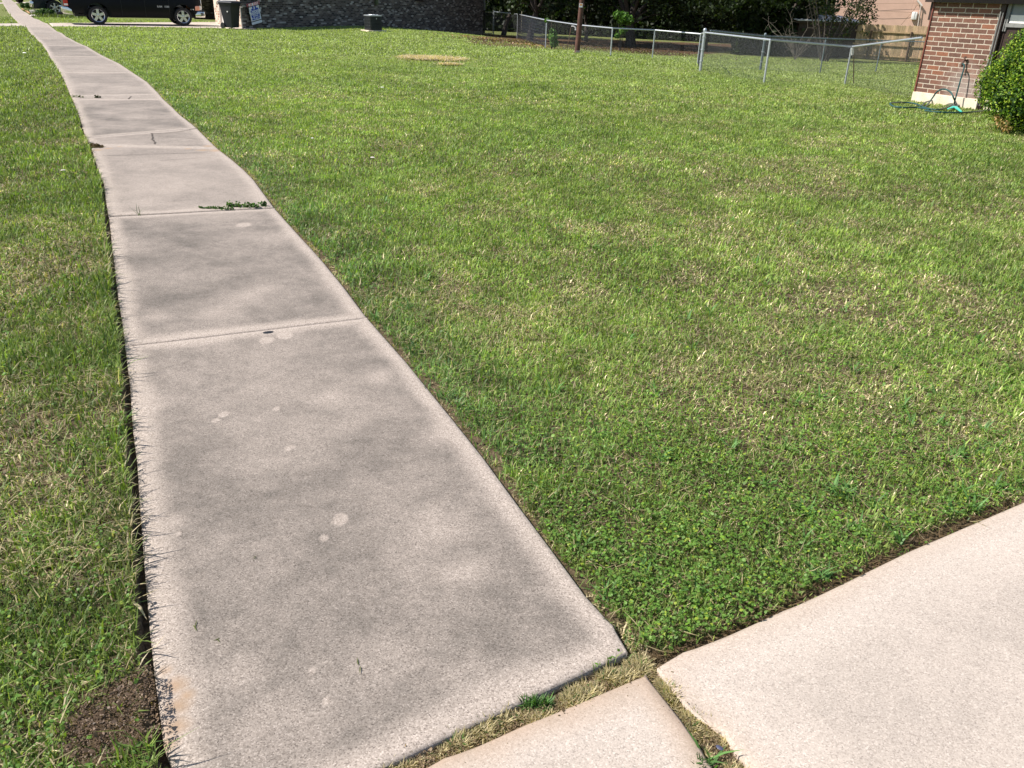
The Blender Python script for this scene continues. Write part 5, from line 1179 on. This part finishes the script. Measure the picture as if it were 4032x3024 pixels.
oak(G(2318, 170)+Vector((0, 2, 0)), .10, 'slender dark oak just right of the utility pole', 4.8, 3.2, 7000, (-.2, .3), fork=1.4, seed=4, drop=((.6, .2, 1.6, .7), (-.8, 0, 1.7, .6)))
oak(G(2800, 200)+Vector((0, 2, 0)), .16, 'oak with low dark foliage above the corner fence post', 5.0, 3.8, 9000, (0, 0), fork=1.3, seed=5, drop=((-1.5, -.5, 1.3, .8), (-.3, -.9, 1.2, .8), (1.0, -.8, 1.3, .8), (2.0, -.4, 1.4, .8)))
oak(G(3060, 214), .14, 'oak with drooping branches left of the white-roofed shed', 4.6, 3.3, 8500, (0, 0), fork=1.2, seed=6, drop=((-1.0, -.7, 1.1, .8), (.3, -.9, 1.0, .8), (1.2, -.5, 1.5, .7)))
# multi-stemmed tree over the shed, bare twigs
bt = G(3236, 240); mt = empty('multi_stem_tree', bt, 0, 'many-stemmed small-leaved tree leaning over the white shed roof', 'tree'); segs = []; blobs = []
for k in range(9):
    a = -.95+k*.26; e_ = Vector((2.6*math.sin(a)+.3, rng.uniform(-.6, .8), 3.2+rng.uniform(-.3, .9))); segs.append(([(rng.normal(0, .08), rng.normal(0, .08), -.3), Vector((e_.x*.3, e_.y*.3, 1.1)), e_], [.05, .038, .012]))
    blobs.append((e_.x, e_.y, e_.z, .8))
    for _ in range(4):
        t = rng.uniform(.3, .8); q_ = Vector((e_.x*t, e_.y*t, 3.2*t)); e2 = q_+Vector((rng.normal(.3, .5), rng.normal(0, .4), rng.normal(.3, .3))); segs.append(([q_, q_.lerp(e2, .5)+Vector((0, 0, .05)), e2], [.014, .009, .003])); blobs.append((e2.x, e2.y, e2.z, .26))
blobs += [(1.5, -.2, 2.0, .35), (1.1, -.2, 1.75, .25), (1.8, -.1, 2.4, .5), (1.3, 0, 2.6, .6)]
limbs('trunk', mt, segs, M['bark']); crown('crown', mt, blobs, 5500, .07, dk+[(.10, .09, .03)], shell=.1)
tw = empty('bare_twigs', G(3130, 236), 0, 'dead grey bare-branched bush in front of the dark trees', 'bush'); segs = []
for k in range(14):
    a = rng.uniform(-1.3, 1.1); r2 = rng.uniform(.8, 1.9); p_ = Vector((0, 0, 0)); pts = [p_]; d = Vector((math.sin(a), rng.normal(0, .2), 1.2)).normalized()
    for j in range(6): d = (d+Vector((rng.normal(0, .3), rng.normal(0, .2), rng.normal(-.02, .2)))).normalized(); p_ = p_+d*r2/4; pts.append(p_)
    segs.append((pts, list(np.linspace(.012, .003, 7))))
    for j in (2, 3, 4, 5):
        d2 = Vector((rng.normal(0, 1), rng.normal(0, .5), rng.normal(.1, .6))).normalized(); segs.append(([pts[j], pts[j]+d2*.2, pts[j]+d2*.38+Vector((0, 0, rng.normal(0, .08)))], [.005, .004, .002]))
limbs('branches', tw, segs, simple('grey_twig', (.20, .17, .14), .9, var=.3))
# dense growth closing the back of the yard
def thicket(name, A, B, depth, h, n, label):
    A = np.array([A.x, A.y, A.z]); B = np.array([B.x, B.y, B.z]); T = Tufts(); t = rng.random(n); P = A+(B-A)*t[:, None]; nrm = np.array([-(B-A)[1], (B-A)[0], 0]); nrm /= np.linalg.norm(nrm)
    P = P+nrm*(rng.random(n)*depth)[:, None]; P[:, 2] += rng.random(n)*h*(.7+.5*fbm(t*40, t*0, 1, 95)); c = np.array(dk)[rng.integers(0, 4, n)]*(.4+.6*rng.random((n, 1)))
    T.leaves(P, rng.uniform(.18, .4, n), rng.normal(size=(n, 3)), c, 1.2); o = T.build(name, M['leaf']); setp(o, kind='stuff'); return o
bA = G(1890, 130)+Vector((-3, 9, 0)); bB = G(3300, 216)+Vector((3.5, 6.5, 0))
thicket('undergrowth', bA, bB, 2.2, 4.5, 42000, '')
thicket('undergrowth', G(2900, 214), G(3190, 222), .8, 2.2, 7000, '')
bf = empty('board_fence', (0, 0, 0), 0, 'dark boarded fence closing the back of the shaded yard', 'fence'); a, b = bA+Vector((-4, 3.2, 0)), bB+Vector((.5, 3.2, 0))
m = MB(); d = (b-a); Ln = d.xy.length; u_ = Vector((d.x, d.y, 0)).normalized(); k = 0.0
while k < Ln: p = a+d*(k/Ln); m.box((0, 0, 0), (.135, .02, 2.3), Matrix.Translation((p.x, p.y, p.z+.9)) @ Matrix.Rotation(math.atan2(u_.y, u_.x), 4, 'Z')); k += .14
m.build('boards', M['oldwood'], bf)
# shrubs and saplings
gr_b = [(.10, .22, .03), (.14, .28, .04), (.07, .16, .025)]
def shrub(name, base, label, cat, blobs, n, size, cols_, stem=.02, shell=.3, group=None):
    t = empty(name, base, 0, label, cat, group); segs = [([(0, 0, -.05), (x*.4, y*.4, z*.5), (x, y, z)], [stem, stem*.7, stem*.3]) for x, y, z, r_ in blobs]
    limbs('stems', t, segs, M['bark']); crown('foliage', t, blobs, n, size, cols_, shell=shell); return t
sb_ = G(2440, 200); k = hgt(sb_, 70)
shrub('leafy_shrub', sb_, 'bright green leafy shrub behind the fence beside the thick oak trunk', 'shrub', [(0, 0, k, .34), (-.25, 0, k+.12, .24), (.3, 0, k-.1, .26), (.05, -.05, k*.62, .2), (-.2, -.05, k*.45, .14)], 1500, .075, gr_b)
sb_ = G(2172, 188); k = hgt(sb_, 145)
shrub('sapling', sb_, 'small green leafy sapling growing through the fence by a leaning post', 'sapling', [(.02, 0, k, .20), (0, 0, k*1.5, .14), (.08, 0, k*.5, .17), (-.22, .05, hgt(sb_, 82), .11), (.12, 0, .12, .12)], 1000, .055, gr_b)
g_j = [(.035, .085, .020), (.055, .12, .025), (.08, .15, .03)]
b_ = G(114, 36); s_ = hgt(b_, 8); shrub('juniper', b_, 'round dark juniper farther up the sidewalk, in front of the driveway turning', 'shrub', [(0, 0, s_*.5, s_*.52), (-.3, 0, s_*.5, s_*.45), (.3, 0, s_*.45, s_*.45)], 6000, .032, g_j, group='junipers beside the sidewalk')
b_ = G(178, 66); s_ = hgt(b_, 32); shrub('juniper', b_, 'nearer spreading juniper at the rear of the dark teal car', 'shrub', [(0, 0, s_*.5, s_*.55), (-.28, 0, s_*.4, s_*.42), (.25, 0, s_*.5, s_*.5)], 7000, .032, g_j, group='junipers beside the sidewalk')
T = Tufts(); n = 2600; x0, y0 = G(150, 60).x, G(150, 60).y
for (px_, py_, rr_, kk) in ((120, 45, .7, 500), (140, 62, .5, 400), (205, 68, .6, 700), (235, 66, .7, 700), (265, 65, .5, 400)):
    c0_ = G(px_, py_); x = c0_.x+rng.normal(0, rr_, kk); y = c0_.y+rng.normal(0, rr_*.6, kk); ok = ~on_hard(x, y); x, y = x[ok], y[ok]; kk = len(x)
    T.blades(np.stack([x, y, np.full(kk, -.03)], 1), rng.uniform(.10, .32, kk), rng.uniform(.012, .025, kk), rng.random(kk)*6.28, rng.uniform(.1, .8, kk), rng.uniform(.1, .6, kk), np.array([.13, .17, .05])*(.5+.9*rng.random((kk, 1))))
setp(T.build('tall_weeds', M['grass']), kind='stuff')
p = G(136, 58); m = MB(); m.box((0, 0, .09), (.28, .25, .20), Matrix.Translation(p)); m.box((0, 0, .20), (.32, .29, .03), Matrix.Translation(p)); o = m.build('utility_box', M['white'], None, False, .01); setp(o, 'small white utility box between the two junipers', 'utility box')
p = G(132, 65); m = MB(); m.lathe([(0, 0), (.12, .01), (.14, .04), (.08, .08), (0, .09)], 9, Matrix.Translation(p) @ Matrix.Diagonal((1.3, .8, 1, 1))); o = m.build('edging_stone', M['cream'], None, True); setp(o, 'pale stone lying on the edge of the sidewalk near the junipers', 'stone')
m = MB(); m.tube([G(88, 37)+up*.02, G(108, 47)+up*.02, G(128, 60)+up*.02], .04, 6); o = m.build('timber_edging', simple('orange_timber', (.42, .22, .11), .9), None, True); setp(o, 'orange timber edging along the junipers\' bed', 'edging')
# big clipped bush by the window
bb = G(4062, 515); kz = hgt(bb, 45); kr = (proj(bb+Vector((.5, 0, 0)))[0]-proj(bb)[0])*2; rad = (4062-3836)/kr
bu = empty('clipped_bush', bb, 0, 'large dense glossy green bush beside the red brick wall', 'bush'); bs = [(0, 0, kz*.46, rad*.98)]
for k in range(9): a = k*.7; bs.append((rad*.52*math.cos(a), rad*.52*math.sin(a), kz*(.34+.10*math.sin(k*2.3)), rad*.55))
for k in range(6): a = k*1.05+.4; bs.append((rad*.36*math.cos(a)+.06, rad*.36*math.sin(a), kz*(.72+.07*math.sin(k*1.7)), rad*.46))
bs.append((.12, 0, kz*.86, rad*.32))
limbs('stems', bu, [([(0, 0, -.1), (x*.3, y*.3, z*.5), (x*.8, y*.8, z)], [.03, .02, .006]) for x, y, z, r_ in bs], M['bark'])
crown('foliage', bu, bs, 46000, .021, [(.10, .21, .015), (.18, .30, .022), (.34, .44, .04), (.05, .11, .012)], elong=1.15, shell=.72)
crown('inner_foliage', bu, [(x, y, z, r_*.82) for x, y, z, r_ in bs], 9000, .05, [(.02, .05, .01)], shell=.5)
db = onplane(3852, 470, bb, Vector((0, 1, 0))) ; a = Vector((-rad*.93, -.12, hgt(bb, 470)))
crown('dead_leaves', bu, [(-rad*.84, -.30, .20, .08), (-rad*.78, -.34, .13, .10), (-rad*.72, -.40, .07, .09)], 260, .020, [(.50, .33, .14), (.38, .22, .10), (.20, .24, .05)], shell=.0)
# leaf litter under the trees
T = Tufts()
def litter(px_, py_, rx, ry, n, c_):
    p = G(px_, py_); x = p.x+rng.normal(0, rx, n); y = p.y+rng.normal(0, ry, n); T.leaves(np.stack([x, y, terr(x, y)+rng.uniform(-.02, .02, n)], 1), rng.uniform(.04, .08, n), jit(n, .5)+np.array([0, 0, 1]), np.array(c_)*(.4+.9*rng.random((n, 1))), 1.3)
for a in [(1895, 148, .8, .9, 900, (.42, .27, .15)), (1950, 140, .5, .4, 500, (.48, .30, .16)), (1960, 160, 1.2, 1.2, 900, (.16, .10, .06)), (2080, 165, 1.4, 1.4, 1200, (.20, .13, .08)), (2070, 148, .9, .25, 500, (.48, .34, .2)), (2110, 178, .5, .3, 300, (.45, .30, .17)), (2200, 180, 1.3, 1.3, 1000, (.15, .10, .06)), (2370, 190, 1.2, 1.0, 900, (.16, .10, .065)), (2370, 181, .35, .25, 300, (.40, .28, .16)), (2480, 195, 1.5, 1.2, 1200, (.15, .095, .06)), (2650, 215, 1.5, 1.5, 900, (.14, .09, .06))]: litter(*a)
setp(T.build('leaf_litter', M['grass']), kind='stuff')
T = Tufts(); p = G(1700, 231); n = 5200; x = p.x+rng.uniform(-1.0, 1.0, n)*rng.random(n)**.4; y = p.y+rng.normal(0, .34, n)-.1*(x-p.x); x = np.concatenate([x, x[:600]*.35+(1-.35)*G(1822, 257).x]); y = np.concatenate([y, rng.normal(G(1822, 257).y, .12, 600)]); n = len(x)
T.blades(np.stack([x, y, terr(x, y)+.01+.02*rng.random(n)], 1), rng.uniform(.05, .12, n), rng.uniform(.010, .018, n), rng.random(n)*6.28, rng.uniform(1.1, 1.6, n), rng.normal(0, .3, n), np.array([.70, .56, .38])*(.6+.6*rng.random((n, 1))))
setp(T.build('cut_straw', M['grass']), kind='stuff')
# weeds in the sidewalk joints
def weed(px_, py_, w_, n, h_, c_, label, spreadpx=0, leafy=True, name='weed_clump'):
    T = Tufts(); p = G(px_, py_, 0); q_ = G(px_+spreadpx, py_, 0); ext = (q_-p).length if spreadpx else w_
    x = p.x+rng.uniform(-ext, ext, n); y = p.y+rng.normal(0, w_*.25, n)-(x-p.x)*.06*0; hh_ = h_*(.35+.65*rng.random(n))
    if leafy: T.leaves(np.stack([x, y+.01, np.maximum(.0, hh_)*rng.random(n)], 1), rng.uniform(.009, .020, n), jit(n, .8)+np.array([0, 0, .8]), np.array(c_)*(.5+.9*rng.random((n, 1))), 1.5)
    k = n//2; T.blades(np.stack([x[:k], y[:k], np.full(k, -.02)], 1), hh_[:k]*1.4, np.full(k, .004), rng.random(k)*6.28, rng.uniform(.1, .9, k), rng.uniform(0, .7, k), np.array(c_)*(.5+.9*rng.random((k, 1))))
    o = T.build(name, M['grass']); return setp(o, label, 'weed')
weed(955, 816, .04, 200, .038, (.10, .19, .05), 'tallest bushy end of the weeds in the wide sidewalk joint', 65)
weed(850, 823, .03, 110, .02, (.10, .18, .05), 'low creeping weeds in the middle of the wide sidewalk joint', 70)
weed(1037, 812, .02, 40, .05, (.06, .14, .04), 'small single weed at the right end of the wide sidewalk joint', 12)
weed(545, 842, .03, 16, .11, (.07, .13, .04), 'few upright grass blades at the left of the wide sidewalk joint', 18, False)
weed(2110, 2758, .02, 320, .030, (.11, .22, .06), 'dark green weed sprouting from the dead grass between near slabs', 50, False)
weed(300, 383, .06, 70, .035, (.09, .12, .04), 'flat weeds on the left of the cracked sidewalk joint', 35)
weed(386, 386, .05, 60, .05, (.05, .06, .03), 'small dark weed near the middle of the cracked sidewalk joint', 12)
weed(2760, 3005, .02, 160, .03, (.06, .13, .03), 'green weed at the bottom edge where slab and driveway meet', 30, False)
# small litter
def pebble(px_, py_, r_, mat, label, cat, name, flat=.5, z=.0):
    p = G(px_, py_, z); m = MB(); m.lathe([(0, 0), (r_*.8, r_*flat*.1), (r_, r_*flat*.5), (r_*.6, r_*flat*.9), (0, r_*flat)], 10, Matrix.Translation(p) @ Matrix.Rotation(px_, 4, 'Z') @ Matrix.Diagonal((1.25, .8, 1, 1))); o = m.build(name, mat, None, True); return setp(o, label, cat)
pebble(2833, 2946, .0075, simple('slate_blue', (.06, .065, .11), .4), 'dark blue bead on the driveway edge next to the dead grass', 'pebble', 'pebble')
pebble(1056, 1309, .022, M['darkmetal'], 'black disc standing for a small hole in the sidewalk just below the thin joint', 'tar blob', 'hole_disc', .08)  # flat black disc added in place of a small dark hole
pebble(97, 211, .045, M['white'], 'crumpled white paper on the grass left of the sidewalk', 'litter', 'crumpled_paper', .7)
pebble(1230, 545, .016, M['white'], 'small white flower head in the lawn right of the cracked slab', 'flower', 'flower_head', .6, .03)
pebble(249, 672, .018, M['cream'], 'pale blossom on the grass left of the cracked slab', 'flower', 'flower_head', .6, .03)
pebble(1505, 345, .025, M['white'], 'white scrap in the middle of the lawn', 'litter', 'paper_scrap', .5, .02)
pebble(1467, 622, .02, M['cream'], 'small pale petal in the lawn near the path bend', 'flower', 'flower_head', .6, .03)
T = Tufts()
for (a, b) in (((1420, 2625), .03), ((845, 2520), .02), ((770, 2470), .035), ((1010, 2200), .012), ((2380, 2440), .02)):
    p = G(*a, z=0); n = 2; b *= .55; T.blades(np.tile([p.x, p.y, .003], (n, 1))+rng.normal(0, .004, (n, 3))*[1, 1, .1], np.full(n, b*1.6), np.full(n, .003), rng.random(n)*6.28, np.full(n, 1.5), np.full(n, .05), np.array([.13, .15, .05])*(.5+rng.random((n, 1))))
setp(T.build('grass_clippings', M['grass']), kind='stuff')
# cracks in the broken slab: narrow grooves
def crack(pts, w_, label):
    m = MB(); P = [G(*p, z=0) for p in pts]; Q_ = []
    for a, b in zip(P[:-1], P[1:]):
        for j in range(5): Q_.append(a.lerp(b, j/5)+Vector((rng.normal(0, w_*.6), rng.normal(0, w_*.6), 0)))
    Q_.append(P[-1]); vs = []; fs = []
    for i, p in enumerate(Q_):
        d = (Q_[min(i+1, len(Q_)-1)]-Q_[max(i-1, 0)]).normalized(); s2 = Vector((-d.y, d.x, 0))*w_*(.5+.7*rng.random()); vs += [tuple(p+s2+up*.0035), tuple(p-s2+up*.0035)]
    for i in range(len(Q_)-1): fs.append((2*i, 2*i+1, 2*i+3, 2*i+2))
    m.add(vs, fs); o = m.build('crack_line', simple('crack_dirt', (.07, .055, .045), .95), walk); return o
crack([(597, 527), (603, 538), (600, 548), (606, 556), (610, 568)], .009, '')
crack([(591, 526), (640, 527), (700, 520), (745, 511), (792, 504)], .006, '')
crack([(622, 537), (700, 541), (760, 547), (800, 550)], .004, '')
crack([(402, 614), (520, 611), (640, 606), (818, 602)], .0035, '')
crack([(635, 633), (720, 628), (830, 620)], .003, '')
crack([(505, 390), (512, 384), (518, 380)], .009, '')
